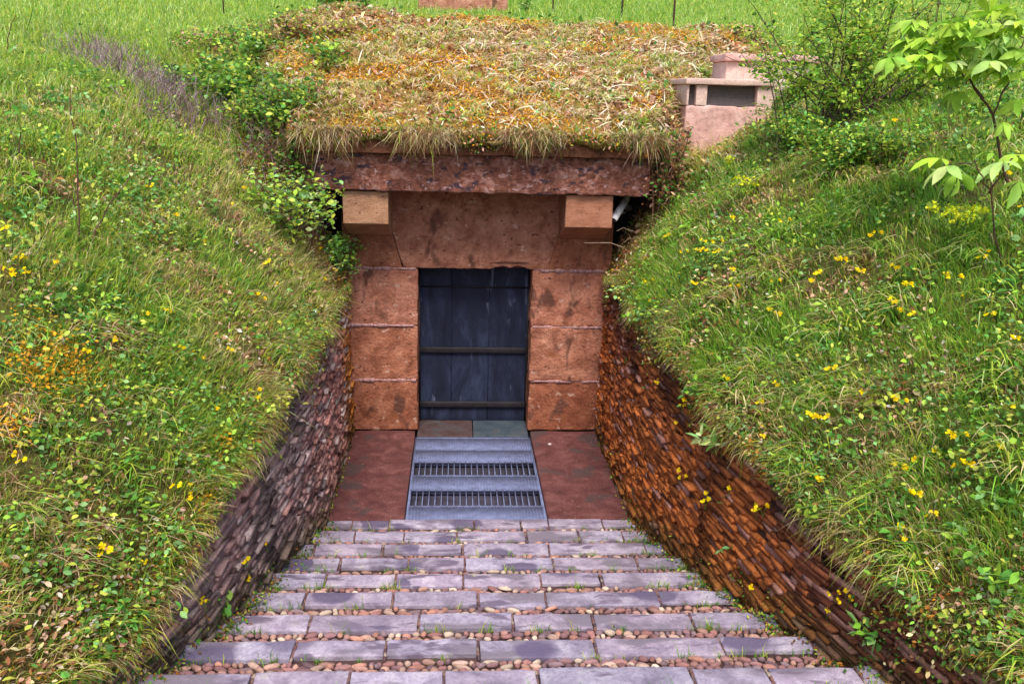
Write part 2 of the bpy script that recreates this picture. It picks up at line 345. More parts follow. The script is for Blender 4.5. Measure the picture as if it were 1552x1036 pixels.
# ------------------------------------------------------------------ stairway
stw = thing('stairway', 'wide sloping stairway of grey violet slabs and cobbles leading down to the door', 'stairs', (0, Y0, 0))
so = (0, Y0, 0)
def ico(sub=1):
    import bmesh
    bm = bmesh.new(); bmesh.ops.create_icosphere(bm, subdivisions=sub, radius=1.0)
    v = np.array([list(a.co) for a in bm.verts]); f = [[q.index for q in p.verts] for p in bm.faces]; bm.free(); return v, f
ICV, ICF = ico(2)
COBC = [(.38, .21, .18), (.44, .25, .20), (.32, .16, .15), (.26, .14, .15), (.48, .32, .26), (.26, .13, .13), (.24, .16, .18), (.18, .11, .13), (.45, .22, .17), (.34, .16, .15), (.62, .48, .38)]
for k in range(0, 14):
    yf = Y0 - k * TR; z = RS * k + (0.012 if k == 0 else 0)
    stp = bpy.data.objects.new('step', None); COL.objects.link(stp); stp.parent = stw
    a = float(xl(yf)) - .06; b = float(xr(yf)) + .06
    mb = MB(); x = a - random.random() * .3
    dep = .150
    ranges = []
    while x < b:
        w = random.uniform(.36, .74)
        if random.random() < .12: w *= .6
        x1 = min(x + w, b + .05); x0 = max(x, a - .02)
        if x1 - x0 > .08:
            g = random.uniform(.003, .012); c = random.uniform(.84, 1.12); tint = random.uniform(-.04, .05)
            dy = random.uniform(-.012, .012); dz = random.uniform(-.008, .006); dd = dep + random.uniform(-.02, .022)
            rough_box(mb, (x0 + g, yf - dd, z - .15 + dz), (x1 - g, yf + dy, z + dz),   .007, .03, .008, (c + tint, c, c - tint * .3), seed=k * 31 + int(x * 10), fr=9)
            ranges.append((x0, x1))
        x += w
    o = mb.build('stone_slabs', M_step, stp, True, so)
    # cobbles behind the slab (nearer the camera)
    mb = MB(); rows = 5
    y_near = yf - TR - .01; y_far = yf - dep - .018
    yy = y_far - .012
    while yy > y_near:
        sz = random.uniform(.028, .044); x = a
        while x < b:
            w = random.choice([random.uniform(.010, .024), random.uniform(.018, .046)]); c = np.array(random.choice(COBC)) * random.uniform(.75, 1.25)
            cx = x + w; cz = z - .013 + random.uniform(-.009, .007)
            rot = random.uniform(-.6, .6); v = ICV * np.array([w * 1.04, sz * random.uniform(.42, .60), .016])
            v[:, :] *= (1 + .5 * (noise(ICV[:, 0] * 1.7 + x * 9, ICV[:, 1] * 1.7 + yy * 7, ICV[:, 2] * 1.7, 4) - .5))[:, None]
            cr, sr = math.cos(rot), math.sin(rot); v = np.stack([v[:, 0] * cr - v[:, 1] * sr, v[:, 0] * sr + v[:, 1] * cr, v[:, 2]], -1)
            mb.add(v + [cx, yy - sz * .5 + random.uniform(-.010, .010), cz], ICF, c)
            x += 2 * w + .003
        yy -= sz + .002
    # pebbles filling the gaps between slabs
    for (x0, x1) in ranges[:-1]:
        for q in range(5):
            c = np.array(random.choice(COBC)) * random.uniform(.7, 1.1)
            c = c * .6; mb.add(ICV * [.009, .022, .010] + [x1 + random.uniform(-.004, .004), yf - .02 - q * .034, z - .012], ICF, c)
    mb.build('cobblestones', M_cob, stp, True, so)
    # mortar bed
    mb = MB(); plain_box(mb, (a - .04, yf - TR - .0, z - .155), (b + .04, yf - .012, z - .026)); mb.build('mortar_bed', M_joint, stp, False, so)

# ------------------------------------------------------------------ landing, grate
ld = thing('landing', 'dark red sandstone paving slabs either side of the metal grate', 'paving', (0, -1.1, 0)); lo_ = (0, -1.1, 0)
for (x0, x1) in ((-1.36, -.625), (.625, 1.42)):
    for (ya, yb) in ((-2.18, .0),):
        mb = MB(); rough_box(mb, (x0, ya, -.14), (x1, yb, .004), .01, .06, .006, seed=int(x0 * 7)); mb.build('paving_slab', M_slab, ld, True, lo_)
gr = thing('door_mat_grate', 'galvanised steel floor grate with two slotted bands in front of the door', 'grate', (0, -1.1, -.02)); go_ = (0, -1.1, -.02)
gy0, gy1 = -2.17, -.16
mb = MB(); plain_box(mb, (-.615, gy0, -.14), (.615, gy1, -.085)); mb.build('pit_floor', M_pit, gr, False, go_)
mb = MB()
for s in (-1, 1): plain_box(mb, (s * .608 - .008, gy0, -.085), (s * .608 + .008, gy1, -.012))
for yb in (gy0 + .006, gy1 - .006): plain_box(mb, (-.6, yb - .006, -.08), (.6, yb + .006, -.013))
mb.build('frame', M_grate, gr, False, go_)
def yrow(v): # landing y of an image row at the grate
    d = ray(716, v); return CAM[1] + d[1] * (-CAM[2] / d[2])
bands = [(gy0 + .012, yrow(764), 0), (yrow(764), yrow(739), 1), (yrow(739), yrow(718), 0), (yrow(718), yrow(697), 1), (yrow(697), yrow(679), 0), (yrow(679), gy1 - .012, 0)]
for (ya, yb, op) in bands:
    mb = MB(); n = 21 if op else 42
    for i in range(n + 1):
        x = -.598 + 1.196 * i / n; w = .0048 if op else .0058
        h = random.uniform(-.0015, .0015)
        plain_box(mb, (x - w, ya + .006, -.034 if op else -.075), (x + w, yb - .006, -.016 + h), col=np.array([1, 1, 1.]) * random.uniform(.8, 1.1))
    if not op: plain_box(mb, (-.598, ya + .004, -.07), (.598, yb - .004, -.0215))
    for y in (ya + .005, yb - .005): plain_box(mb, (-.6, y - .0045, -.034), (.6, y + .0045, -.0145))
    mb.build('slotted_band' if op else 'ribbed_band', M_grate, gr, False, go_)

# ------------------------------------------------------------------ entrance
en = thing('crypt_entrance', 'red sandstone block portal with heavy lintel beam on two corbels around a dark door', 'portal', (0, 0, 0))
js = [0.004, .575, 1.18, 1.79]
for s in (-1, 1):
    for i in range(3):
        mb = MB(); x0, x1 = ((-1.40, -.60) if s < 0 else (.60, 1.46))
        wv = ([(.80, .66, .54), (.98, .86, .74), (1.12, 1.06, 1.02)] if s < 0 else [(.72, .55, .43), (1.0, .92, .84), (1.15, 1.04, .96)])[i]
        rough_box(mb, (x0, random.uniform(-.008, .004), js[i] + .007), (x1, .42, js[i + 1] - .007), .014, .024, .020, wv, seed=40 + i * 3 + s, fr=7)
        mb.build('jamb_block', M_red, en, True)
for s in (-1, 1):
    mb = MB()
    x0, x1 = ((-1.395, -.615) if s < 0 else (.615, 1.455)); plain_box(mb, (x0, .014, .01), (x1, .40, 1.80))
    for z in js[1:]: # lime smeared over the joints
        x = x0
        while x < x1 - .03:
            w = random.uniform(.03, .1); h = random.uniform(.006, .026)
            plain_box(mb, (x, -.004 - random.uniform(0, .004), z - h), (min(x + w, x1), .02, z + h * .8)); x += w
    mb.build('mortar_joint', M_mort, en)
def taper(xa0, xa1, xb0, xb1, z0, z1):
    def f(P):
        t = np.clip((P[:, 2] - z0) / (z1 - z0), 0, 1); l = xa0 + (xb0 - xa0) * t; r = xa1 + (xb1 - xa1) * t
        q = P[:, 0]; P = P.copy(); P[:, 0] = l + (r - l) * q; return P
    return f
def chip(P):
    P = taper(-.74, .75, -.87, .87, 1.79, 2.2)(P)
    lowf = (P[:, 2] < 1.86) & (P[:, 1] < .12)
    nn = fbm(P[:, 0] * 14, P[:, 1] * 8, 0, 77, 3)
    hump = np.exp(-((P[:, 0] - .38) / .16) ** 2) * .05 + .012
    P[:, 2] = np.where(lowf, P[:, 2] + nn * hump, P[:, 2]); P[:, 1] = np.where(lowf, P[:, 1] + nn * hump * .5, P[:, 1]); return P
mb = MB(); V0 = len(mb.V)
def lint(P):
    return chip(P)
rough_box(mb, (0, -.012, 1.795), (1, .42, 2.66), .006, .022, .006, (.96, .92, .86), seed=61, fr=6, shape=lambda P: lint(P))
mb.build('lintel', M_red, en, True)
for s in (-1, 1):
    mb = MB()
    def sh(P, s=s):
        z0, z1 = 1.795, 2.25; t = np.clip((P[:, 2] - z0) / (z1 - z0), 0, 1); P = P.copy()
        inner = (.755 + .13 * t); outer = 1.37 if s < 0 else 1.43
        P[:, 0] = s * (inner + (outer - inner) * P[:, 0]); return P
    rough_box(mb, (0, -.002, 1.797), (1, .42, 2.30), .006, .03, .004, (.85, .72, .58), seed=71 + s, fr=6, shape=sh)
    mb.build('springer_block', M_red, en, True)
def corbel(x0, x1, tint, seed):
    mb = MB()
    def sh(P):
        P = P.copy(); low = (P[:, 2] < 2.315)
        # chamfered underside falling back to the wall
        t = np.clip((P[:, 1] + .55) / .5, 0, 1); cut = 2.325 - .185 * t
        P[:, 2] = np.where(P[:, 2] < cut, cut + (P[:, 2] - 2.12) * .02, P[:, 2]); return P
    rough_box(mb, (x0, -.55, 2.12), (x1, .05, 2.634), .006, .022, .003, tint, seed=seed, fr=6, shape=sh)
    return mb.build('corbel', M_corb, en, True)
corbel(-1.288, -.855, (1, 1, 1), 5); corbel(.86, 1.318, (.95, .78, .8), 6)
mb = MB(); rough_box(mb, (-1.65, -.60, 2.645), (1.665, .4, 2.995), .012, .018, .034, seed=81, fr=9); mb.build('beam', M_beam, en, True)
mb = MB(); rough_box(mb, (-1.67, -.68, 3.0), (1.72, .4, 3.175), .01, .04, .012, seed=83, fr=7); mb.build('roof_slab', M_lip, en, True)
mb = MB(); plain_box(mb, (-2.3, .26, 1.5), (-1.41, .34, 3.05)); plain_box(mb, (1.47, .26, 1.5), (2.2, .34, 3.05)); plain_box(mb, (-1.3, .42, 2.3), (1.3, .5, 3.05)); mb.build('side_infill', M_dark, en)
for (x0, x1, m) in ((-.6, -.004, M_thrR), (.004, .6, M_thrG)):
    mb = MB(); rough_box(mb, (x0, -.155, -.12), (x1, .40, .0), .006, .06, .003, seed=9); mb.build('threshold', m, en, True)
dr = bpy.data.objects.new('door', None); COL.objects.link(dr); dr.parent = en
mb = MB()
for (x0, x1) in ((-.61, -.245), (-.24, .165), (.17, .61)): rough_box(mb, (x0, .335, .004), (x1, .38, 1.80), .004, .05, .003, seed=int(x0 * 20), fr=4)
plain_box(mb, (-.6, .345, .01), (.6, .375, 1.79)); mb.build('panel', M_door, dr, True)
for z in (.20, .83):
    mb = MB(); rough_box(mb, (-.59, .30, z - .03), (.59, .345, z + .03), .006, .06, .002); mb.build('crossbar', M_bar, dr, True)
mb = MB(); plain_box(mb, (-.595, .318, 1.53), (.595, .34, 1.545))
for s in (-1, 1): plain_box(mb, (s * .592 - .012, .31, .004), (s * .592 + .012, .36, 1.79))
mb.build('frame', M_bar, dr)
mb = MB(); plain_box(mb, (-.62, .39, 0), (.62, .44, 1.82)); mb.build('backing', M_dark, dr)

# security camera
A = np.array([1.362, -.42, 2.395]); B = np.array([1.525, -.18, 2.585]); ax = (B - A) / np.linalg.norm(B - A)
sc = thing('security_camera', 'white bullet security camera tucked under the beam beside the right corbel', 'security camera', tuple(B))
mb = MB(); tube(mb, [A, A + ax * .004, B - ax * .01, B], [.030, .034, .034, .026], n=20); mb.build('housing', M_white, sc, True, tuple(B))
mb = MB(); tube(mb, [A - ax * .002, A + ax * .002], .024, n=20); mb.build('lens', M_black, sc, False, tuple(B))
mb = MB(); up = np.cross(ax, np.cross([0, 0, 1], ax)); up /= np.linalg.norm(up); sd = np.cross(ax, up); V = []; 
for t in (-.03, .27):
    for i in range(9):
        th = -1.35 + 2.7 * i / 8
        for rr in (.037, .040): V.append(A + ax * t + rr * (math.cos(th) * up + math.sin(th) * sd))
F = []
for i in range(8):
    a0 = 2 * i; F += [[a0, a0 + 2, 20 + a0, 18 + a0], [a0 + 1, 19 + a0, 21 + a0, a0 + 3], [a0, a0 + 1, a0 + 3, a0 + 2], [18 + a0, 20 + a0, 21 + a0, 19 + a0]]
mb.add(V, F); mb.build('sunshield', M_white, sc, True, tuple(B))
mb = MB(); J = A + ax * .18; tube(mb, [J - up * .02, J - up * .06, J - up * .075 + [.03, .05, 0], [1.62, .2, J[2] - .06], [1.62, .27, J[2] - .06]], .007, n=8); mb.add(ICV * .014 + (J - up * .06), ICF); tube(mb, [[1.62, .235, J[2] - .06], [1.62, .262, J[2] - .06]], .035, n=16)
mb.build('bracket', M_mesh, sc, True, tuple(B))

# ------------------------------------------------------------------ brick retaining walls
CUB = [[0, 1, 2, 3], [4, 5, 1, 0], [5, 6, 2, 1], [6, 7, 3, 2], [7, 4, 0, 3], [8, 9, 5, 4], [9, 10, 6, 5], [10, 11, 7, 6], [11, 8, 4, 7]]
def wall(side, label):
    xf = xl if side < 0 else xr; zt = ztL if side < 0 else ztR
    w = thing('retaining_wall', label, 'brick wall', (float(xf(-3)), -3, 0)); og = (float(xf(-3)), -3, 0)
    mb = MB(); z = -.02; row = 0
    while z < 2.1:
        h = random.uniform(.027, .047); y = -8.2 + random.random() * .15
        while y < -.03:
            ln = random.choice([random.uniform(.06, .12), random.uniform(.12, .24)]); y1 = min(y + ln, -.015); ym = (y + y1) / 2
            top = float(zt(ym)) - .02 + (noise(ym * 3, row * .0, 0, 2) - .5) * .06; bot = float(stair_z(ym)) - .12
            wob = .012 * math.sin(ym * 3.1 + side) + .05 * (float(noise(ym * 1.9, z * 2.0, 0, 41)) - .5); h_ = h * random.uniform(.8, 1.0)
            zz = z + wob
            if zz + h < top and zz > bot and random.random() > .025:
                pr = max(0, random.gauss(.012, .013)); g = random.uniform(.0015, .004); ch = .0015
                ya, yb, za, zb = y + g, y1 - g, zz + g * .8, zz + h_ - g * .8
                bat = .035 * (float(zz) - 1.0)
                def P(yy, z_, d): return (float(xf(yy)) + side * (bat * .6) - side * d + random.gauss(0, .0015), yy + random.gauss(0, .002), z_ + random.gauss(0, .0015))
                tl = random.gauss(0, .0035)
                V = [P(ya + ch, za + ch, pr + .004 + tl), P(yb - ch, za + ch, pr + .004 - tl), P(yb - ch, zb - ch, pr + .004 - tl), P(ya + ch, zb - ch, pr + .004 + tl),
                     P(ya, za, pr), P(yb, za, pr), P(yb, zb, pr), P(ya, zb, pr), P(ya, za, -.06), P(yb, za, -.06), P(yb, zb, -.06), P(ya, zb, -.06)]
                n1 = float(fbm(ym * .9, zz * 1.4, 0, 21 + side)); n2 = float(fbm(ym * 4, zz * 5, 0, 31)); hf = (zz - bot) / max(.3, top - bot)
                if side < 0:
                    far = float(sstep(-3.0, -.2, ym)); red = np.array([.74, .34, .28]); gry = np.array([.50, .34, .32]); org = np.array([.66, .25, .04])
                    t = np.clip(.22 + far * .8 + (n1 - .5) * 2.0 + random.gauss(0, .16), 0, 1); c = gry * (1 - t) + red * t
                    t = np.clip(sstep(-1.1, -.2, ym) + (n2 - .5) * .8, 0, 1) * sstep(-1.6, -.4, ym); c = c * (1 - t) + org * t
                    if random.random() < .22: c = np.array([.78, .58, .54])
                    if random.random() < .15: c = c * .45
                else:
                    org = np.array([.74, .22, .055]); drk = np.array([.30, .095, .055]); pnk = np.array([.62, .30, .23])
                    near = float(1 - sstep(-5.4, -4.2, ym))
                    t = np.clip(hf * .55 + near * .55 + (n1 - .5) * 1.6 + random.gauss(0, .15), 0, 1); c = org * (1 - t) + drk * t
                    if random.random() < .10 + .2 * near: c = pnk
                    if random.random() < .12: c = c * .5
                mo = np.clip(.75 - (zz - bot - .12) / .28 + (n2 - .5), 0, 1); c = c * (1 - mo * .75) + np.array([.10, .085, .02]) * mo * .75
                c = c * random.uniform(.65, 1.3); sg = float(fbm(ym * 2.2, zz * 1.2, 0, 47)); c = c * (1 - .6 * float(sstep(.55, .7, sg)))
                F = CUB if side > 0 else [f[::-1] for f in CUB]
                mb.add(V, F, c)
            y = y1 if y1 < -.02 else 1
        z += h; row += 1
    mb.build('brickwork', M_brick, w, False, og)
    yy = np.linspace(-8.3, .0, 60); V = []; 
    for y in yy:
        x = float(xf(y)) + side * .008; b = float(stair_z(y)) - .15; t = float(zt(y)) - .03
        V += [(x - side * .012, y, b), (x + side * .015, y, t), (x + side * .3, y, t), (x + side * .3, y, b)]
    F = []
    for i in range(len(yy) - 1):
        for j in range(4): F.append([4 * i + j, 4 * i + (j + 1) % 4, 4 * i + 4 + (j + 1) % 4, 4 * i + 4 + j])
    F += [[0, 1, 2, 3], [4 * len(yy) - 4 + j for j in range(4)]]
    mesh_obj('wall_core', V, F, M_wallback, w, np.ones((len(V), 3)), False, None, og)
wall(-1, 'weathered rubble brick retaining wall, grey and pink, on the left side of the stairs')
wall(1, 'rust orange rubble brick retaining wall on the right side of the stairs')

# ------------------------------------------------------------------ vent housing (upper right)
vo = (2.55, .3, 2.6)
vt = thing('vent_shaft', 'small pink sandstone ventilation housing with mesh opening on the right bank', 'ventilation shaft', vo)
x0, x1, yv, zt_, zo0, zo1 = 2.10, 2.98, -.02, 3.70, 3.50, 3.70
mb = MB(); rough_box(mb, (x0, yv, 2.3), (x1, .75, 3.50), .012, .025, .016, seed=91, fr=9); mb.build('body', M_vent, vt, True, vo)
mb = MB(); rough_box(mb, (x0 - .025, yv - .03, 3.705), (x1 + .03, .8, 3.765), .01, .05, .006, seed=92); mb.build('cap_slab', M_vsm, vt, True, vo)
for (a, b) in ((x0 + .095, x0 + .205), (x1 - .16, x1)):
    mb = MB(); rough_box(mb, (a, yv + .005, 3.502), (b, yv + .14, 3.703), .006, .05, .004, seed=93); mb.build('pier', M_vsm, vt, True, vo)
mb = MB(); rough_box(mb, (x0 + .005, yv + .3, 3.502), (x1 - .005, .74, 3.703), .006, .08, .004, seed=94); rough_box(mb, (x0, yv + .01, 3.502), (x0 + .022, .7, 3.703), .004, .08, .002, seed=94); mb.build('back_wall', M_vsm, vt, True, vo)
mb = MB()
for i in range(60): x = x0 + .03 + (x1 - .17 - x0 - .03) * i / 59; tube(mb, [[x, yv + .08, 3.503], [x, yv + .08, 3.703]], .0025, n=4, caps=False)
for i in range(14): z = 3.508 + .19 * i / 13; tube(mb, [[x0 + .03, yv + .083, z], [x1 - .17, yv + .083, z]], .0025, n=4, caps=False)
plain_box(mb, (x0 + .02, yv + .12, 3.503), (x1 - .17, yv + .125, 3.703)); mb.build('mesh_grille', M_mesh, vt, False, vo)
v2 = (3.0, .8, 3.4)
vb = thing('stone_chest', 'pale pink stone block with overhanging lid behind the ventilation housing', 'stone block', v2)
mb = MB(); rough_box(mb, (2.60, .42, 3.0), (3.00, .95, 3.955), .012, .05, .008, seed=95); rough_box(mb, (3.004, .425, 3.0), (3.50, .95, 3.93), .012, .05, .008, (1.05, 1.15, 1.15), seed=96); mb.build('block', M_vsm, vb, True, v2)
mb = MB(); rough_box(mb, (2.57, .37, 3.958), (3.56, 1.0, 4.03), .012, .05, .008, seed=97); mb.build('lid', M_vent, vb, True, v2)

# ------------------------------------------------------------------ leaves & blades (vectorised)
def frames(n, D, droll=None):
    """orthonormal frame per leaf with length axis D (n,3)"""
    D = D / np.linalg.norm(D, axis=1, keepdims=True)
    rnd = rng.normal(size=(n, 3)) * .5 + np.array([0, 0, 1.0]); W = np.cross(D, rnd); W /= np.linalg.norm(W, axis=1, keepdims=True) + 1e-9
    return D, W, np.cross(W, D)
def leaves(P, D, L, Wd, col, cup=.12, st=((.0, .08), (.3, .85), (.62, .9), (1., .0)), bend=.15):
    """folded leaves. returns V,F(quads),C ; st stations (t, width fraction)"""
    n = len(P); D, W, Nn = frames(n, D); L = np.broadcast_to(L, (n,))[:, None]; Wd = np.broadcast_to(Wd, (n,))[:, None]
    rows = []
    for (t, w) in st:
        c = P + D * L * t - Nn * L * bend * t * t; s = W * Wd * .5 * w
        rows += [c - s + Nn * Wd * cup * w, c, c + s + Nn * Wd * cup * w]
    V = np.stack(rows, 1); k = len(st); base = (np.arange(n) * 3 * k)[:, None]
    f = []
    for i in range(k - 1):
        for j in (0, 1): f.append([3 * i + j, 3 * i + j + 1, 3 * i + 4 + j, 3 * i + 3 + j])
    f = np.array(f); F = (base[:, :, None] + f[None]).reshape(-1, 4)
    return V.reshape(-1, 3), F, np.repeat(col, 3 * k, axis=0)
def blades(P, up, H, Wd, lean, col, tipc=1.25):
    n = len(P); az = rng.uniform(0, 2 * np.pi, n); side = np.stack([np.cos(az), np.sin(az), 0 * az], -1)
    U = up / np.linalg.norm(up, axis=1, keepdims=True); H = H[:, None]; Wd = Wd[:, None]
    c1 = P + U * H * .55 + lean * H * .22; tip = P + U * H * .85 + lean * H * .85
    s = side * Wd * .5
    V = np.stack([P - s - U * .01, P + s - U * .01, c1 + s * .75, c1 - s * .75, tip], 1)
    b = (np.arange(n) * 5)[:, None]
    F4 = b + np.array([[0, 1, 2, 3]]); F3 = b + np.array([[3, 2, 4]])
    C = np.repeat(col[:, None, :], 5, 1) * np.array([1, 1, 1, 1, 1])[None, :, None]
    return V.reshape(-1, 3), F4, F3, C.reshape(-1, 3)
def gnormal(x, y, cap=True):
    oc_ = (np.abs(x) < 1.79) & (y > -.76) & (y < .3)
    e = .04; gx = (ground(x + e, y) - ground(x - e, y)) / (2 * e); gy = (ground(x, y + e) - ground(x, y - e)) / (2 * e)
    gx = np.clip(gx, -2.5, 2.5); gy = np.clip(gy, -2.5, 2.5)
    if cap: gx = np.where(oc_, 0, gx); gy = np.where(oc_, .45, gy)
    n = np.stack([-gx, -gy, np.ones_like(gx)], -1); return n / np.linalg.norm(n, axis=1, keepdims=True)
def visible(P, mg=130):
    u, v, d = pix(P); return (d > .5) & (u > -mg) & (u < 1552 + mg) & (v > -90) & (v < 1036 + mg)
def scatter(n_near, n_far):
    x = rng.uniform(-9, 9.5, n_near * 3); y = rng.uniform(-7.6, 5.2, n_near * 3)
    d = np.hypot(x - CAM[0], y - CAM[1]); e = .06
    g = np.hypot((bank(x + e, y) - bank(x - e, y)) / (2 * e), 0)
    pr = np.clip(np.sqrt(1 + g * g) * np.clip(5.5 / d, 0, 1.3) ** 1.15, 0, 2.0) / 2.0
    k = rng.random(len(x)) < pr; x, y = x[k], y[k]
    if n_far:
        dd = 13.5 * np.exp(rng.random(n_far) * math.log(62 / 13.5)); th = rng.uniform(-.62, .72, n_far)
        x = np.concatenate([x, CAM[0] + dd * np.sin(th)]); y = np.concatenate([y, CAM[1] + dd * np.cos(th)])
    tr = (x > xl(y) - .0) & (x < xr(y) + .0) & (y < .3)           # trench and portal
    under = (np.abs(x) < 1.78) & (y < .3) & (y > -.8) & tr
    vent = ((x > 2.05) & (x < 3.05) & (y > -.05) & (y < .8)) | ((x > 2.55) & (x < 3.55) & (y > .38) & (y < 1.0))
    oncap = (np.abs(x) < 1.79) & (y > -.74) & (y < .5) & ((rng.random(len(x)) < .7) | tr | (y >= .3))
    keep = (~tr & ~under & ~vent) | oncap
    x, y, oncap = x[keep], y[keep], oncap[keep]
    z = np.where(oncap, cap_z(x, y), ground(x, y)); P = np.stack([x, y, z], -1)
    k = visible(P + [0, 0, .08]); return P[k], oncap[k]
PAL = {'green': (.24, .47, .05), 'yg': (.56, .62, .09), 'dark': (.065, .17, .022), 'dry': (.84, .64, .34), 'brown': (.29, .15, .07), 'pale': (.60, .72, .28), 'tan': (.90, .68, .50)}
def pick(w, names):
    w = w / w.sum(1, keepdims=True); cs = np.cumsum(w, 1); r = rng.random(len(w))[:, None]; i = (r > cs).sum(1).clip(0, len(names) - 1)
    return np.array([PAL[k] for k in names])[i], i
def jit(c, a=.22):
    n = len(c); return np.clip(c * rng.uniform(1 - a, 1 + a, (n, 1)) * rng.uniform(.9, 1.1, (n, 3)), 0, .9)
def zone(P):
    x, y = P[:, 0], P[:, 1]; md = moundiness(x, y); far = sstep(3.5, 7, y); left = (x < 0) * (1 - md); right = (x >= 0) * (1 - md)
    lawnL = sstep(-2.9, -4.2, x) * sstep(-4.5, -1.0, y); far = np.maximum(far, lawnL) * (1 - md)
    return md, far, left, right

# -- grass
P, oc = scatter(820000, 230000); n = len(P)
md, far, left, right = zone(P); x, y = P[:, 0], P[:, 1]
q1 = fbm(x * 1.1, y * 1.1, 0, 51); q2 = fbm(x * 3.2, y * 3.2, 0, 52); q3 = fbm(x * 7, y * 7, 0, 53)
dens = np.clip(.55 + 1.6 * (q2 - .38) + .9 * (q3 - .5), .22, 1); dens = np.maximum(dens, far); dens = np.where(md > .4, dens * (.8 - .65 * sstep(.50, .60, fbm(x * 1.7, y * 1.7, 0, 101))), dens)
edge = np.minimum(np.abs(x - xl(y)), np.abs(x - xr(y)))
k = rng.random(n) < dens; P, md, far, left, right, q1, q2, q3, edge = [a[k] for a in (P, md, far, left, right, q1, q2, q3, edge)]; n = len(P); x, y = P[:, 0], P[:, 1]
dryness = np.clip((q1 - .47) * 3.2 + .28 + (q3 - .5) * 1.0, 0, 1)
w = np.stack([.36 * left + .78 * right + .9 * far + .10 * md + .2 * (1 - dryness),
              .55 * left + .34 * right + .75 * far + .30 * md + 1.2 * md * sstep(.55, .68, q1),
              .16 * left + .22 * right + .05 * far + .05 * md,
              (.95 * left + .75 * right) * dryness * (1 - far) + .95 * md + .03 * far,
              (.20 * left + .15 * right) * dryness * (1 - far) + .16 * md,
              .14 * left + .12 * right + .75 * far + .06 * md], 1)
col, ci = pick(w, ['green', 'yg', 'dark', 'dry', 'brown', 'pale']); col = jit(col)
up = gnormal(x, y) * .55 + np.array([0, 0, .7]) + rng.normal(size=(n, 3)) * .22
d = np.linalg.norm(P - CAM, axis=1)
H = rng.uniform(.035, .11, n) * (1 + 2.6 * np.clip(q2 - .47, -.12, .3)) * (1 + .35 * far) * (1 + np.clip((d - 14) / 25, 0, 1) * .8)
H = np.where(rng.random(n) < .05, H * 1.7, H); H = np.where(md > .4, H * .85, H)
Wd = rng.uniform(.0032, .0068, n) * (1 + np.clip((d - 5) / 7, 0, 6) * .8)
down = gnormal(x, y) * [1, 1, 0]; lean = rng.normal(size=(n, 3)) * [.55, .55, .2] + down * .30 - [0, 0, .12]
e = (edge < .10) & (y < 0) & (rng.random(n) < .5); lean[e] += down[e] * .5 - np.array([0, 0, .45])
lean = lean * (1 + .9 * md[:, None]); up = up * (1 - .45 * md[:, None])
lean = np.where((ci == 3)[:, None], lean * 1.4 - [0, 0, .15], lean)
V, F4, F3, C = blades(P, up, H, Wd, lean, col)
o = mesh_obj('grass', V, [F4, F3], M_grass, cols=C); tag(o, 'rough mixed green and dry grass over the banks, mound and lawn', 'grass', kind='stuff')

# -- long tussock arcs
def tussocks(cent, nb, hmin, hmax, wd, names, wts, name, label, down_pull=.8):
    Ps = []; 
    for c, sc_ in cent:
        k = int(nb * sc_); a = rng.normal(size=(k, 2)) * .045 * sc_
        X = c[0] + a[:, 0]; Y_ = c[1] + a[:, 1]
        Y_ = np.where(np.abs(X) < 1.79, np.where((Y_ < -.74) & (c[1] > -.75), -.74 + np.abs(Y_ + .74) * .3, Y_), Y_)
        oncap_ = (np.abs(X) < 1.79) & (Y_ > -.745) & (Y_ < .5)
        bad = (Y_ < .3) & (X > xl(Y_)) & (X < xr(Y_)) & ~oncap_; X = np.where(bad, np.where(X < 0, xl(Y_) - .01, xr(Y_) + .01), X)
        Ps.append(np.stack([X, Y_, np.where(oncap_, cap_z(X, Y_), ground(X, Y_))], -1))
    P = np.concatenate(Ps); n = len(P); x, y = P[:, 0], P[:, 1]
    g = gnormal(x, y); H = rng.uniform(hmin, hmax, n); az = rng.uniform(0, 6.28, n)
    out = np.stack([np.cos(az), np.sin(az), 0 * az], -1) * .7 + g * [1, 1, 0] * down_pull
    up = g * .5 + [0, 0, .9]; up /= np.linalg.norm(up, axis=1, keepdims=True)
    W = np.cross(out, up); W /= np.linalg.norm(W, axis=1, keepdims=True) + 1e-9
    rows = []; d = np.linalg.norm(P - CAM, axis=1)
    wd_ = rng.uniform(.7, 1.3, n) * wd * (1 + np.clip((d - 5) / 7, 0, 3) * .5)
    for t, ww in ((0, .8), (.3, 1), (.6, .8), (.85, .5), (1, .1)):
        c = P + up * (H * (t - .62 * t * t))[:, None] + out * (H * .75 * t * t)[:, None] - np.array([0, 0, 1]) * (H * .22 * t ** 3)[:, None]
        rows += [c - W * (wd_ * .5 * ww)[:, None], c + W * (wd_ * .5 * ww)[:, None]]
    V = np.stack(rows, 1); f = np.array([[2 * i, 2 * i + 1, 2 * i + 3, 2 * i + 2] for i in range(4)])
    F = ((np.arange(n) * 10)[:, None, None] + f[None]).reshape(-1, 4)
    col = np.array([PAL[k] for k in names])[rng.choice(len(names), n, p=np.array(wts) / sum(wts))]; col = jit(col)
    o = mesh_obj(name, V.reshape(-1, 3), F, M_grass, cols=np.repeat(col, 10, 0)); tag(o, label, 'grass', kind='stuff')
def centres(n, box, cond=None, smin=.6, smax=1.5):
    out = []
    while len(out) < n:
        x = random.uniform(box[0], box[1]); y = random.uniform(box[2], box[3])
        if y < .3 and float(xl(y)) - .03 < x < float(xr(y)) + .03 and not (abs(x) < 1.75 and y > -.7): continue
        if 2.0 < x < 3.6 and -.1 < y < 1.0: continue
        if cond and not cond(x, y): continue
        out.append(((x, y), random.uniform(smin, smax)))
    return out
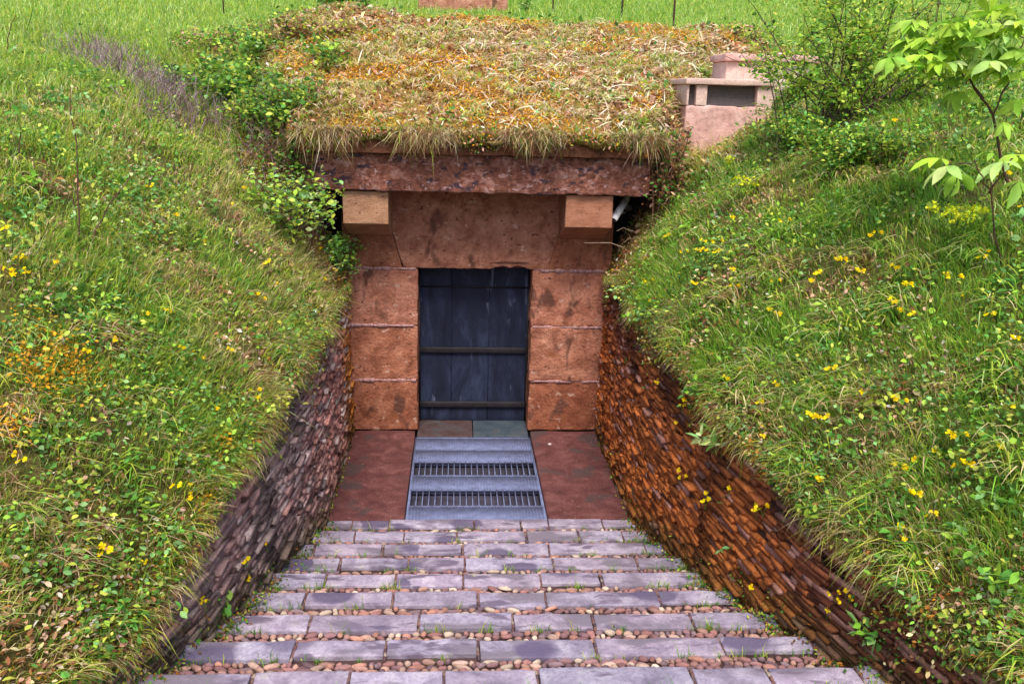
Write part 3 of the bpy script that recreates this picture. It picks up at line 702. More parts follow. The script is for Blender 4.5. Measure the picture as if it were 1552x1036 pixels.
tussocks(centres(240, (1.4, 5.5, -7, 1.5)), 44, .12, .36, .0075, ['green', 'yg', 'dry', 'dark', 'pale'], [5, 3, 1.6, 1.5, 1], 'tussock_grass', 'long arching green grass tufts on the right bank', .35)
tussocks(centres(170, (-5.5, -1.34, -7, 1)), 40, .10, .30, .007, ['green', 'yg', 'dry', 'dark', 'pale'], [3.4, 4, 1.8, 1, 1.2], 'tussock_grass', 'long arching grass tufts on the left bank', .35)
tussocks(centres(430, (-2.3, 3.6, -.45, 4.3)), 30, .10, .25, .0095, ['dry', 'tan', 'yg', 'green', 'brown', 'pale'], [4, 4, 3, 1.8, 1.2, 1], 'dry_grass', 'straw coloured dry grass tufts over the mound above the beam', 1.2)
PAL['straw'] = (.58, .36, .24); PAL['strawd'] = (.34, .19, .12)
def patch(u, v, r, n):
    h = cast(u, v); return [((h[0] + random.gauss(0, r), h[1] + random.gauss(0, r)), random.uniform(.6, 1.2)) for i in range(n // 2)] if h is not None else []
pc = []
for (u, v, r, n) in ((1180, 270, .2, 16), (1270, 280, .22, 22), (1330, 260, .15, 10), (1130, 300, .1, 8), (1120, 440, .18, 14), (1350, 350, .16, 12), (1220, 400, .2, 8), (1060, 430, .15, 10), (1330, 590, .2, 10), (1180, 560, .2, 10), (1500, 620, .2, 8),
                     (300, 300, .3, 16), (220, 350, .3, 14), (120, 540, .25, 16), (350, 480, .25, 14), (60, 800, .15, 10), (140, 760, .15, 8), (330, 430, .3, 14), (60, 330, .3, 12), (250, 700, .2, 8), (400, 380, .25, 10), (30, 640, .15, 8)): pc += patch(u, v, r, n)
pc = [c for c in pc if not (c[0][1] < .3 and float(xl(c[0][1])) < c[0][0] < float(xr(c[0][1])))]
tussocks(pc, 34, .08, .22, .006, ['straw', 'strawd', 'dry', 'brown', 'yg'], [4, 2.5, 3, 1.5, 2], 'dry_grass', 'flattened reddish straw patches on both banks', .8)
# fringe hanging over the beam and the wall tops
def drape():
    n = 5200; x = rng.uniform(-1.72, 1.74, n); am = np.clip(fbm(x * 3.2, 0 * x, 0, 33) * 4 - 1.5, .08, 1.5)
    P = np.stack([x, -.755 - rng.uniform(0, .05, n), 3.20 + rng.uniform(-.03, .05, n)], -1); hl = rng.uniform(.04, .17, n) * am
    col = jit(np.array([PAL[k] for k in ['dry', 'tan', 'brown', 'yg', 'dark']])[rng.choice(5, n, p=[.20, .14, .46, .08, .12])], .3)
    V, F4, F3, C = blades(P, rng.normal(size=(n, 3)) * [.5, .1, .3] - [0, .25, .0], hl, rng.uniform(.003, .007, n), rng.normal(size=(n, 3)) * [.5, .1, .3] - [0, .1, .9], col)
    o = mesh_obj('hanging_roots', V, [F4, F3], M_grass, cols=C); tag(o, 'brown roots and straw hanging from the turf edge over the roof slab', 'roots', kind='stuff')
    n = 2600; x = rng.uniform(-1.75, 1.76, n); am = np.clip(fbm(x * 2.6, 0 * x, 0, 37) * 2.2 - .5, .1, 1.3)
    P = np.stack([x, -.76 - rng.uniform(0, .035, n), 3.215 - np.abs(rng.normal(size=n)) * .055 * am], -1); L = rng.uniform(.018, .042, n)
    col = jit(np.array([PAL[k] for k in ['litter1', 'litter3', 'clover', 'yg', 'dark', 'orange']])[rng.choice(6, n, p=[.25, .25, .15, .12, .11, .12])], .3)
    V, F, C = leaves(P, rng.normal(size=(n, 3)), L, L * .6, col); o = mesh_obj('creeping_weeds', V, F, M_dry, cols=C); tag(o, 'dead leaves and small weeds caught along the front edge of the turf roof', 'weeds', kind='stuff')
ed = [((random.uniform(-1.7, 1.72), random.uniform(-.735, -.66)), random.uniform(.3, 1.0)) for i in range(34)]
tussocks(ed, 24, .05, .15, .006, ['dry', 'tan', 'yg', 'brown', 'green'], [4, 2, 2, 3, 1.2], 'hanging_grass', 'dry grass fringe hanging over the roof slab edge', 2.2)
ed = [((float(xl(yy)) - random.uniform(.0, .06), yy), random.uniform(.6, 1.3)) for yy in rng.uniform(-6.6, -.6, 48) if noise(yy * 1.3, 3.3, 0, 8) > .35] + [((float(xr(yy)) + random.uniform(.0, .06), yy), random.uniform(.6, 1.4)) for yy in rng.uniform(-7, -.6, 55) if noise(yy * 1.3, 9.3, 0, 8) > .35]
tussocks(ed, 24, .05, .17, .0055, ['yg', 'green', 'dry', 'brown', 'dark'], [3, 2, 2.6, 2.6, 1.4], 'hanging_grass', 'grass fringe hanging over the tops of the two brick walls', 1.15)

# -- broad-leaved ground cover
def cover(P, L0, L1, names, wts, name, label, cat, mat, aspect=.6, lift=.03, st=None, updir=.35, kind='stuff', cup=.12):
    n = len(P); L = rng.uniform(L0, L1, n) * (1 + .45 * moundiness(P[:, 0], P[:, 1])); D = rng.normal(size=(n, 3)) * [1, 1, .5] + [0, 0, updir]
    d = np.linalg.norm(P - CAM, axis=1); L = L * (1 + np.clip((d - 6) / 8, 0, 2) * .45)
    g = gnormal(P[:, 0], P[:, 1]); Q = P + g * (rng.uniform(.0, 1, n) * lift)[:, None]
    col = np.array([PAL[k] for k in names])[rng.choice(len(names), n, p=np.array(wts) / sum(wts))]; col = jit(col, .3)
    V, F, C = leaves(Q, D, L, L * aspect, col, cup=cup, **({'st': st} if st else {}))
    o = mesh_obj(name, V, F, mat, cols=C); return tag(o, label, cat, kind=kind)
PAL.update({'clover': (.12, .32, .05), 'lime': (.36, .56, .06), 'mint': (.26, .47, .16), 'litter1': (.74, .42, .28), 'litter2': (.92, .70, .62), 'litter3': (.38, .15, .07), 'orange': (.86, .42, .03), 'rust': (.50, .19, .03)})
drape()
P, oc = scatter(260000, 0); md, far, left, right = zone(P)
f = fbm(P[:, 0] * 2.1, P[:, 1] * 2.1, 0, 61); k = (rng.random(len(P)) < np.clip((f - .51 + .05 * right * sstep(-2.5, -5, P[:, 1])) * 10, 0.04, 1) * (1 - .82 * md) * (1 - .7 * far)); 
cover(P[k], .016, .040, ['clover', 'lime', 'mint', 'dark', 'yg'], [4, 2, 2, 2.5, 2], 'ground_cover', 'small round leaved weeds spreading through the grass', 'weeds', M_leaf, .68, .13)
P, oc = scatter(300000, 0); md, far, left, right = zone(P); f = fbm(P[:, 0] * 2.6, P[:, 1] * 2.6, 0, 71)
k = rng.random(len(P)) < np.clip(md * .75 + np.clip((f - .48) * 4, .04, .6), 0, 1) * (1 - .9 * far)
cover(P[k], .018, .046, ['litter1', 'litter2', 'litter3', 'dry', 'brown'], [3, 1.5, 3, 2.5, 2], 'leaf_litter', 'dead brown and pinkish leaves scattered in the grass', 'dead leaves', M_dry, .55, .035, updir=.1)
k2 = md > .5; Pm, _ = scatter(190000, 0); mdm = zone(Pm)[0]; fm = fbm(Pm[:, 0] * 2.2, Pm[:, 1] * 2.2, 0, 81); edge = np.minimum(np.abs(Pm[:, 0] - xl(Pm[:, 1])), np.abs(Pm[:, 0] - xr(Pm[:, 1])))
k = (rng.random(len(Pm)) < np.clip((fm - .42) * 4, 0, 1) * mdm) | ((edge < .14) & (rng.random(len(Pm)) < .5) & (Pm[:, 1] < 0))
cover(Pm[k], .009, .021, ['orange', 'rust', 'yg'], [4, 2, 2], 'moss', 'orange moss cushions on the mound and wall tops', 'moss', M_dry, .6, .02, updir=.6)
n = 5200; x = rng.uniform(-2.1, 3.2, n); y = rng.uniform(-.72, 3.2, n); k = rng.random(n) < np.clip(.10 + .85 * sstep(-1, 1.2, x) * (1 - sstep(1.2, 3.0, y)) + (fbm(x * 2, y * 2, 0, 99) - .5), 0, 1); x, y = x[k], y[k]
k = ~(((x > 2.03) & (x < 3.1) & (y > -.1) & (y < .85)) | ((np.abs(x) >= 1.79) & (y < .0))); x, y = x[k], y[k]; n = len(x)
P = np.stack([x, y, np.where((np.abs(x) < 1.79) & (y < .5), cap_z(x, y), ground(x, y)) + rng.uniform(.03, .12, n)], -1)
L = rng.uniform(.07, .20, n); col = jit(np.array([PAL['tan'], (1.0, .82, .66), PAL['straw'], PAL['pale']])[rng.choice(4, n, p=[.35, .3, .2, .15])], .15)
V, F, C = leaves(P, rng.normal(size=(n, 3)) * [1, .8, .45] - [0, .35, .1], L, rng.uniform(.008, .013, n), np.clip(col, 0, .92), cup=.1, st=((0, .5), (.35, 1), (.7, .8), (1, .1)), bend=.35)
tag(mesh_obj('dry_grass', V, F, M_dry, cols=C), 'bleached straw strands lying over the mossy mound', 'straw', kind='stuff')
x = rng.uniform(-2.2, 3.4, 90000); y = rng.uniform(-.74, 3.4, 90000); k = (rng.random(90000) < np.clip((fbm(x * 1.7, y * 1.7, 0, 101) - .50) * 8, .02, .75)) & ~(((x > 2.03) & (x < 3.1) & (y > -.1) & (y < .85)) | ((np.abs(x) >= 1.79) & (y < .0))); x, y = x[k], y[k]; n = len(x)
for (u, v, r, m_) in ((90, 545, .12, 420), (65, 580, .08, 260), (110, 570, .05, 160), (20, 660, .06, 140), (310, 760, .05, 260), (285, 830, .05, 260), (1210, 190, .08, 200), (350, 700, .05, 200)):
    hq = cast(u, v)
    if hq is not None:
        xx = hq[0] + rng.normal(size=m_) * r; yy = hq[1] + rng.normal(size=m_) * r; kk = (xx < xl(yy)) | (xx > xr(yy)); x = np.concatenate([x, xx[kk]]); y = np.concatenate([y, yy[kk]])
n = len(x)
P = np.stack([x, y, np.where((np.abs(x) < 1.79) & (y < .5), cap_z(x, y), ground(x, y)) + rng.uniform(.02, .09, n)], -1)
V, F, C = leaves(P, rng.normal(size=(n, 3)) * [1, 1, .5] + [0, 0, .3], rng.uniform(.014, .03, n), rng.uniform(.012, .02, n), jit(np.array([PAL['orange'], (.62, .30, .04), (.45, .38, .05)])[rng.choice(3, n, p=[.5, .3, .2])], .2))
tag(mesh_obj('moss', V, F, M_dry, cols=C), 'bright orange moss patches on the mound and the left bank', 'moss', kind='stuff')
cs = []
for i in range(330):
    side_ = random.random() < .55; y = random.uniform(-6.9, .6)
    x = float(xr(y)) + random.random() ** 1.4 * 3.2 if side_ else float(xl(y)) - random.random() ** 1.4 * 3.2
    if (2.0 < x < 3.6 and -.1 < y < 1.0) or (abs(x) < 2.1 and y > -.9): continue
    m_ = random.randint(14, 44); r_ = random.uniform(.04, .11); a = rng.normal(size=(m_, 2)) * r_; cc = np.array([PAL[random.choice(['clover', 'lime', 'mint', 'green', 'clover', 'yg'])]]) * random.uniform(.8, 1.15)
    X = x + a[:, 0]; Y_ = y + a[:, 1]; hgt = random.uniform(.06, .17) * np.exp(-(a ** 2).sum(1) / (2 * (r_ * 1.5) ** 2)); lm = random.uniform(.03, .06)
    cs.append((np.stack([X, Y_, ground(X, Y_) + hgt * rng.uniform(.4, 1, m_)], -1), np.concatenate([a / r_ * .8, np.full((m_, 1), .1)], 1) + rng.normal(size=(m_, 3)) * .5, np.full(m_, lm) * rng.uniform(.6, 1.2, m_), np.repeat(cc, m_, 0)))
P = np.concatenate([c[0] for c in cs]); L = np.concatenate([c[2] for c in cs])
V, F, C = leaves(P, np.concatenate([c[1] for c in cs]), L, L * rng.uniform(.35, .75, len(L)), jit(np.clip(np.concatenate([c[3] for c in cs]), 0, .9), .25), bend=.3)
tag(mesh_obj('leafy_herbs', V, F, M_leaf, cols=C), 'low leafy herbs growing in clumps through both banks', 'weeds', kind='stuff')
# moss and weeds at wall feet
Ps = []; 
for f_, s in ((xl, 1), (xr, -1)):
    yy = rng.uniform(-7, -.1, 7200); hh = np.abs(rng.normal(size=7200)) * .055; dd = np.abs(rng.normal(size=7200)) * np.where(yy > -2.2, .022, .06)
    on = rng.random(7200) < np.clip(.2 + (fbm(yy * 1.5, 0 * yy, 0, 91) - .3) * 2.2, .05, 1) * np.where(yy > -2.2, .35, 1)
    kk = np.floor(np.maximum(0, (Y0 - yy)) / TR); zf = np.where(yy > Y0, 0, kk * RS)
    Ps.append(np.stack([f_(yy) + s * (.012 + dd), yy, zf + np.where(dd < .02, hh * 2, 0) + .005], -1)[on])
Pw = np.concatenate(Ps); n = len(Pw); L = rng.uniform(.012, .03, n)
col = jit(np.array([PAL[k] for k in ['yg', 'clover', 'brown', 'dark', 'rust']])[rng.choice(5, n, p=[.2, .24, .24, .22, .10])], .3) * .8
V, F, C = leaves(Pw, rng.normal(size=(n, 3)) + [0, 0, .6], L, L * .6, col); o = mesh_obj('moss', V, F, M_dry, cols=C); tag(o, 'moss and tiny weeds along the feet of both brick walls', 'moss', kind='stuff')
Ps = []; Pb = []
for f_, zf_, sd in ((xl, ztL, 1), (xr, ztR, -1)):
    yy = rng.uniform(-7, -.1, 9000); lim = .05 + .16 * np.clip((fbm(yy * 1.7, 0 * yy, 0, 95) - .3) * 2.2, 0, 1); hh = np.abs(rng.normal(size=9000)) * lim
    Ps.append(np.stack([f_(yy) + sd * rng.uniform(.0, .05, 9000), yy, zf_(yy) + .03 - hh], -1))
    yy = rng.uniform(-7, -.1, 5200); Pb.append(np.stack([f_(yy) + sd * rng.uniform(-.03, .03, 5200), yy, zf_(yy) + .02 - rng.uniform(0, .06, 5200)], -1))
Pw = np.concatenate(Ps); n = len(Pw); L = rng.uniform(.012, .034, n)
col = jit(np.array([PAL[k] for k in ['yg', 'clover', 'brown', 'dark', 'dry', 'rust']])[rng.choice(6, n, p=[.2, .2, .2, .16, .12, .12])], .3)
V, F, C = leaves(Pw, rng.normal(size=(n, 3)) + [0, 0, -.2], L, L * .6, col); o = mesh_obj('creeping_weeds', V, F, M_leaf, cols=C); tag(o, 'small weeds and dead leaves creeping over the upper edges of the brick walls', 'weeds', kind='stuff')
Pw = np.concatenate(Pb); n = len(Pw); sgn = np.where(Pw[:, 0] < 0, 1., -1.)[:, None]
col = jit(np.array([PAL[k] for k in ['yg', 'dry', 'brown', 'green']])[rng.choice(4, n, p=[.3, .25, .3, .15])], .3); hl = rng.uniform(.04, .17, n) * np.clip(fbm(Pw[:, 1] * 2.3, 0 * Pw[:, 1], 0, 96) * 2 - .3, .25, 1.3)
V, F4, F3, C = blades(Pw, sgn * [.35, 0, 0] + rng.normal(size=(n, 3)) * [.3, .3, .2] + [0, 0, .1], hl, rng.uniform(.003, .006, n), rng.normal(size=(n, 3)) * [.25, .3, .2] + sgn * [.2, 0, 0] - [0, 0, 1.0], col)
o = mesh_obj('hanging_grass', V, [F4, F3], M_grass, cols=C); tag(o, 'thin roots and grass blades drooping down the upper faces of the brick walls', 'grass', kind='stuff')
# grass in stair joints
Ps = []
for i in range(150):
    k = random.randint(0, 9); xx = random.uniform(float(xl(Y0 - k * TR)) + .02, float(xr(Y0 - k * TR)) - .02); m_ = random.randint(5, 22)
    if random.random() < .35: xx = random.choice([float(xl(Y0 - k * TR)) + abs(random.gauss(0, .25)), float(xr(Y0 - k * TR)) - abs(random.gauss(0, .25))])
    a = rng.normal(size=(m_, 2)) * [.028, .01]; Ps.append(np.stack([xx + a[:, 0], Y0 - k * TR - .175 + a[:, 1], np.full(m_, k * RS - .012)], -1))
Pj = np.concatenate(Ps); n = len(Pj); col = jit(np.array([PAL['green'], PAL['yg'], PAL['clover']])[rng.choice(3, n)])
V, F4, F3, C = blades(Pj, rng.normal(size=(n, 3)) * .3 + [0, 0, 1], rng.uniform(.02, .07, n), rng.uniform(.003, .006, n), rng.normal(size=(n, 3)) * .5, col)
o = mesh_obj('joint_grass', V, [F4, F3], M_grass, cols=C); tag(o, 'small grass tufts growing in the joints of the stairs', 'grass', kind='stuff')

# ------------------------------------------------------------------ individual plants
def gz(x, y): return float(ground(x, y))
def twig(mb, a, b, r0, r1, wob=.03, col=(.12, .07, .05), k=6, m=1):
    a = np.array(a, float); b = np.array(b, float); t = np.linspace(0, 1, k)[:, None]
    w = np.cumsum(rng.normal(size=(k, 3)) * wob * np.linalg.norm(b - a) / k * 1.5, 0); w -= w[0]; w = w - t * w[-1]
    p = a + (b - a) * t + w; tube(mb, p, r0, r1, 5, col, m, caps=False); return p
def addleaves(mb, P, D, L, W, col, **kw):
    V, F, C = leaves(np.asarray(P), np.asarray(D), L, W, col, **kw); mb.add(V, F.tolist(), C, 0)
def bush(name, label, base, size, nst, nleaf, L, names, wts, cat='shrub', stemcol=(.10, .06, .045), aspect=.6, group=None, lean=(0, 0, 0), clump=True, stemr=.006):
    base = np.array(base, float); size = np.array(size, float); nleaf = int(nleaf * 2.3); L = L * 1.12
    t = thing(name, label, cat, tuple(base), group); sb = MB(); lb = MB(); tips = []
    for i in range(nst):
        th = random.uniform(0, 6.28); rr = random.random() ** .5
        top = base + np.array([math.cos(th) * rr * size[0], math.sin(th) * rr * size[1], size[2] * random.uniform(.45, 1) * (1 - .35 * rr)]) + np.array(lean) * size[2]
        b0 = base + rng.normal(size=3) * [.07 * size[0] / .3, .07, 0]; b0[2] = min(gz(b0[0], b0[1]), base[2] + .2) - .03
        p = twig(sb, b0, top, stemr, stemr * .35, .06, stemcol, 7, 0); tips.append(p)
        for j in range(3):
            s = random.randint(2, 5); e = p[s] + rng.normal(size=3) * [.12, .12, .10] * min(1.3, size[2] / .5) + [0, 0, .08]
            tips.append(twig(sb, p[s], e, stemr * .5, stemr * .25, .1, stemcol, 5, 0))
    T = np.concatenate([p[len(p) // 3:] for p in tips]); idx = rng.integers(0, len(T), nleaf)
    if clump: wgt = rng.random(len(T)) ** 2; idx = rng.choice(len(T), nleaf, p=wgt / wgt.sum())
    P = T[idx] + rng.normal(size=(nleaf, 3)) * L * 1.1; D = rng.normal(size=(nleaf, 3)) * [1, 1, .5] + [0, 0, .15]
    ll = rng.uniform(.6, 1.25, nleaf) * L
    col = jit(np.array([PAL[k] for k in names])[rng.choice(len(names), nleaf, p=np.array(wts) / sum(wts))], .28)
    addleaves(lb, P, D, ll, ll * aspect, col)
    sb.build('stem', M_twig, t, True, tuple(base)); lb.build('foliage', M_leaf, t, False, tuple(base)); return t
def at(u, v):
    h = cast(u, v); return h if h is not None else np.array([0, 5, 4.])
G = ['clover', 'lime', 'mint', 'dark']
b = at(418, 345); bush('leafy_shrub', 'bright green leafy shrub reaching in front of the left end of the beam', b, (.52, .42, .55), 24, 520, .046, ['lime', 'mint', 'clover', 'pale', 'yg'], [6, 2, 1, 2, 2], aspect=.7, lean=(.25, -.1, 0))
b = at(505, 395); bush('leafy_shrub', 'low green shrub overhanging the wall below the left corbel', b, (.24, .3, .26), 10, 420, .034, ['lime', 'clover', 'mint', 'dark'], [3, 3, 2, 1], aspect=.7, lean=(.15, -.1, 0))
b = at(455, 270); bush('dark_shrub', 'dark green bush in the corner beside the left end of the roof slab', b, (.30, .3, .36), 10, 420, .04, ['clover', 'dark', 'mint'], [3, 3, 1])
for (u, v, sx, sz, lab, nm) in ((300, 135, .75, .30, 'light green bramble patch in the hollow beside the purple twigs', 560), (370, 155, .5, .34, 'dense bramble bush at the left foot of the mound', 560), (430, 175, .38, .34, 'dark bramble bush between the bramble patch and the mossy mound', 420), (385, 85, .8, .22, 'low green bramble at the top of the hollow below the lawn', 420), (495, 100, .35, .24, 'pale leafy bramble sprouting from the left side of the mound', 200)):
    b = at(u, v); bush('bramble', lab, b, (sx, sx * .8, sz), 12, nm, .05, ['lime', 'clover', 'mint', 'dark', 'yg'], [3, 3, 1.5, 2, 2], 'bramble', (.14, .07, .05), .7)
for (u, v, sx, sz, lab, nm, cc) in ((470, 150, .34, .26, 'olive brown bramble on the left flank of the mound', 300, ['brown', 'yg', 'dark', 'clover']), (440, 60, .6, .24, 'brownish low scrub at the top left shoulder of the mound', 380, ['brown', 'yg', 'dark', 'straw', 'litter3']), (400, 185, .40, .24, 'small leaved bramble above the dry grey roots', 380, ['clover', 'dark', 'lime', 'yg']), (455, 205, .25, .22, 'dark bramble hanging beside the left end of the roof slab', 260, ['clover', 'dark', 'brown']), (520, 60, .3, .18, 'straw coloured scrub on the mound crest at the left', 200, ['straw', 'brown', 'yg']), (345, 70, .7, .16, 'low bramble strip between the lawn and the hollow', 420, ['lime', 'clover', 'yg', 'litter1']), (1010, 215, .22, .2, 'reddish brown scrub between the beam end and the vent housing', 260, ['litter3', 'brown', 'litter1', 'dark', 'clover']), (1120, 60, .4, .16, 'low olive scrub behind the vent housing on the mound', 260, ['yg', 'dark', 'litter1'])):
    b = at(u, v); bush('bramble', lab, b, (sx, sx * .8, sz), 12, nm, .042, cc, [1] * len(cc), 'bramble', (.14, .07, .05), .65)
def brush(label, pts, nt_):
    b = at(*pts[0]); t = thing('twig_pile', label, 'dead twigs', tuple(b)); mb = MB()
    for i in range(nt_):
        p = at(*random.choice(pts)) + rng.normal(size=3) * [.16, .16, 0]; p[2] = gz(p[0], p[1]) - .02
        q = p + rng.normal(size=3) * [.14, .14, .05] + [0, 0, random.uniform(.10, .32)]
        c = np.array(random.choice([(.30, .20, .24), (.22, .13, .15), (.40, .31, .33), (.15, .08, .08), (.34, .24, .22)]))
        twig(mb, p, q, .0035, .0016, .25, c, 6, 0)
    mb.build('twigs', M_twig, t, False, tuple(b))
brush('purple grey heap of dry twigs at the head of the left hollow', [(130, 95), (155, 85), (180, 100), (150, 105), (200, 120)], 420)
brush('reddish dark dry twigs lying down the hollow above the left bank', [(235, 145), (260, 160), (215, 130), (290, 175), (320, 190), (250, 185)], 520)
brush('grey dry roots in the shade at the left corner of the roof slab', [(395, 225), (415, 235), (430, 215)], 180)
b = at(1270, 195); bush('tall_shrub', 'tall many-stemmed shrub with small dark leaves behind the stone block', b, (1.1, .6, 1.7), 44, 3300, .038, ['clover', 'dark', 'lime', 'yg', 'green'], [2, .8, 4, 4, 3], aspect=.6, stemcol=(.09, .05, .05), stemr=.007)
b = at(1400, 150); bush('tall_shrub', 'thin upright shrub behind the chestnut sapling', b, (.7, .5, 1.3), 20, 1100, .034, ['clover', 'yg', 'lime', 'green'], [2, 3, 4, 3], aspect=.55, stemr=.007)
for (u, v, sx, lab, nm) in ((1225, 225, .40, 'bramble bush with small pale leaves right of the vent housing', 900), (1290, 250, .45, 'bramble mound below the tall shrub', 1100), (1360, 250, .40, 'brownish bramble tangle left of the chestnut sapling', 700), (1200, 160, .28, 'leafy sprays hanging over the stone block', 500)):
    b = at(u, v); bush('bramble', lab, b, (sx, sx * .8, .34), 14, nm, .032, ['lime', 'clover', 'yg', 'dark', 'mint'], [3, 3, 2, 2, 1], 'bramble', (.16, .07, .05), .65)

# chestnut-like sapling with big compound leaves
def umbel_leaf(lb, c, axis, nl, L, col, spread=1.0):
    axis = np.array(axis, float); axis /= np.linalg.norm(axis); a = np.cross(axis, [0, .3, 1.]); a /= np.linalg.norm(a); b_ = np.cross(axis, a)
    D = []; LL = []
    for i in range(nl):
        th = -2.2 + 4.4 * i / (nl - 1); d = axis * math.cos(th * .8) * .9 + a * math.sin(th * .8) * spread + np.array([0, 0, -.28]); D.append(d); LL.append(L * (1 - .35 * abs(th) / 2.2) * random.uniform(.85, 1.1))
    V, F, C = leaves(np.repeat(np.array(c)[None], nl, 0), np.array(D), np.array(LL), np.array(LL) * .34, jit(np.repeat(np.array(col)[None], nl, 0), .2), cup=.2, st=((0, .08), (.15, .35), (.35, .8), (.55, 1.), (.75, .85), (.9, .4), (1, .0)), bend=.36)
    lb.add(V, F.tolist(), C, 0)
def sapling(label, pbase, stems, clusters, yb):
    base = at(*pbase); t = thing('sapling', label, 'sapling', tuple(base)); sb = MB(); lb = MB()
    for st, ra, rb in stems:
        pts = [aty(u, v, yb + dy) if dy is not None else base - [0, 0, .05] for (u, v, dy) in st]
        P = []
        for i in range(len(pts) - 1):
            for q in range(4): P.append(pts[i] + (pts[i + 1] - pts[i]) * q / 4 + rng.normal(size=3) * .006)
        P.append(pts[-1]); tube(sb, P, ra, rb, 7, (.10, .055, .04))
    for (u, v, dy, ax_, nl, L, cn) in clusters:
        c = aty(u, v, yb + dy); umbel_leaf(lb, c, ax_, nl, L, PAL[cn])
    sb.build('trunk', M_twig, t, True, tuple(base)); lb.build('foliage', M_leaf, t, False, tuple(base))
PAL.update({'chest': (.42, .62, .05), 'chestd': (.26, .47, .05), 'chestp': (.42, .60, .17)})
bs = at(1535, 300); yb = float(bs[1]) - .05
cl = []
for (u, v, L) in ((1350, 88, .2), (1378, 62, .2), (1420, 68, .2), (1445, 62, .2), (1490, 48, .2), (1465, 52, .2), (1415, 95, .18), (1452, 118, .16), (1525, 95, .2), (1490, 105, .18), (1515, 12, .2), (1545, 15, .2), (1365, 75, .2), (1390, 70, .2), (1410, 58, .22), (1435, 48, .22), (1455, 40, .22), (1475, 32, .22), (1500, 38, .22), (1520, 55, .2), (1400, 85, .2), (1430, 80, .22), (1460, 75, .22), (1480, 60, .2), (1540, 75, .22), (1445, 100, .18), (1385, 95, .16), (1535, 35, .2), (1505, 85, .2), (1545, 110, .2), (1500, 20, .18)):
    cl.append((u, v, random.uniform(-.25, .25), (random.uniform(-1, .1), random.uniform(-.8, .2), random.uniform(-.1, .25)), 8, L * .8, random.choice(['chest', 'chest', 'chestd', 'lime'])))
for (u, v, L) in ((1450, 140, .16), (1470, 135, .14), (1430, 150, .12), (1505, 180, .12), (1520, 185, .12), (1545, 150, .16)):
    cl.append((u, v, random.uniform(-.2, .2), (random.uniform(-1, 1), -.6, -.4), 6, L, random.choice(['chestd', 'chestp', 'lime'])))
for (u, v) in [(random.uniform(1375, 1550), random.uniform(28, 105)) for _ in range(46)]: cl.append((u, v, random.uniform(-.3, .35), (random.uniform(-1, .3), random.uniform(-.9, .3), random.uniform(-.1, .3)), 7, random.uniform(.12, .17), random.choice(['chest', 'chestd', 'lime', 'chestp'])))
sapling('sapling with large bright green fan shaped leaves at the top right corner', (1535, 300), [([(0, 0, None), (1505, 175, .0), (1470, 120, .05), (1435, 85, .0), (1400, 75, -.1)], .009, .003), ([(1490, 150, .02), (1455, 92, .1), (1420, 78, .2)], .006, .003), ([(1505, 175, 0), (1535, 110, .1), (1552, 60, .1), (1500, 25, .1)], .006, .003), ([(1470, 120, .05), (1480, 60, .1), (1510, 35, .1)], .007, .003)], cl, yb)
bs = at(1520, 400); yb = float(bs[1]) - .1
cl = [(1435, 252, 0, (-1, -.4, -.1), 6, .2, 'chestp'), (1450, 262, .05, (-.2, -1, -.35), 7, .2, 'chestd'), (1425, 240, .1, (-.8, .2, .1), 5, .16, 'chest'), (1520, 245, 0, (-.9, -.3, -.1), 6, .19, 'chestp'), (1540, 235, .1, (.3, -.6, .1), 6, .2, 'chest'), (1505, 232, .1, (-.3, .4, .1), 5, .14, 'chestd'), (1545, 275, 0, (-.2, -1, -.3), 6, .18, 'chestd')]
sapling('small sapling with drooping pale fan shaped leaves at the right edge', (1520, 400), [([(0, 0, None), (1500, 290, 0), (1480, 245, 0), (1450, 250, 0), (1435, 250, 0)], .005, .0022), ([(1500, 290, 0), (1530, 245, 0), (1545, 235, .1)], .006, .003)], cl, yb)

# thin bare saplings on the left bank
def rod(label, pbase, stems, nl=30):
    base = at(*pbase); t = thing('seedling', label, 'seedling', tuple(base)); sb = MB(); lb = MB(); T = []
    for st, ra in stems:
        pts = [base - [0, 0, .04]] + [aty(u, v, base[1] + dy) for (u, v, dy) in st]; P = []
        for i in range(len(pts) - 1):
            for q in range(5): P.append(pts[i] + (pts[i + 1] - pts[i]) * q / 5 + rng.normal(size=3) * .005)
        P.append(pts[-1]); tube(sb, P, ra, ra * .4, 6, (.13, .06, .05)); T += P[4:]
    T = np.array(T); i = rng.integers(0, len(T), nl); col = jit(np.array([PAL[k] for k in ['lime', 'pale', 'mint']])[rng.choice(3, nl)])
    addleaves(lb, T[i], rng.normal(size=(nl, 3)) + [0, 0, .3], rng.uniform(.025, .05, nl), rng.uniform(.015, .025, nl), col)
    sb.build('stem', M_twig, t, True, tuple(base)); lb.build('foliage', M_leaf, t, False, tuple(base))
rod('thin upright reddish seedling stem on the left bank', (120, 370), [([(117, 240, -.05), (106, 130, -.05)], .006), ([(112, 300, -.1), (108, 330, -.15)], .003)], 26)
rod('slanting forked twig beside the upright seedling on the left bank', (128, 372), [([(160, 320, .0), (200, 262, .05), (235, 245, .1)], .005), ([(150, 335, .05), (140, 300, .1)], .003)], 26)
rod('dark bare stem rising from the lawn at the left edge', (6, 90), [([(14, 50, 0), (24, 22, 0)], .006)], 10)
rod('small sprig with orange young leaves near the left edge', (28, 235), [([(30, 205, 0), (38, 190, 0)], .005), ([(15, 195, 0)], .004)], 24)

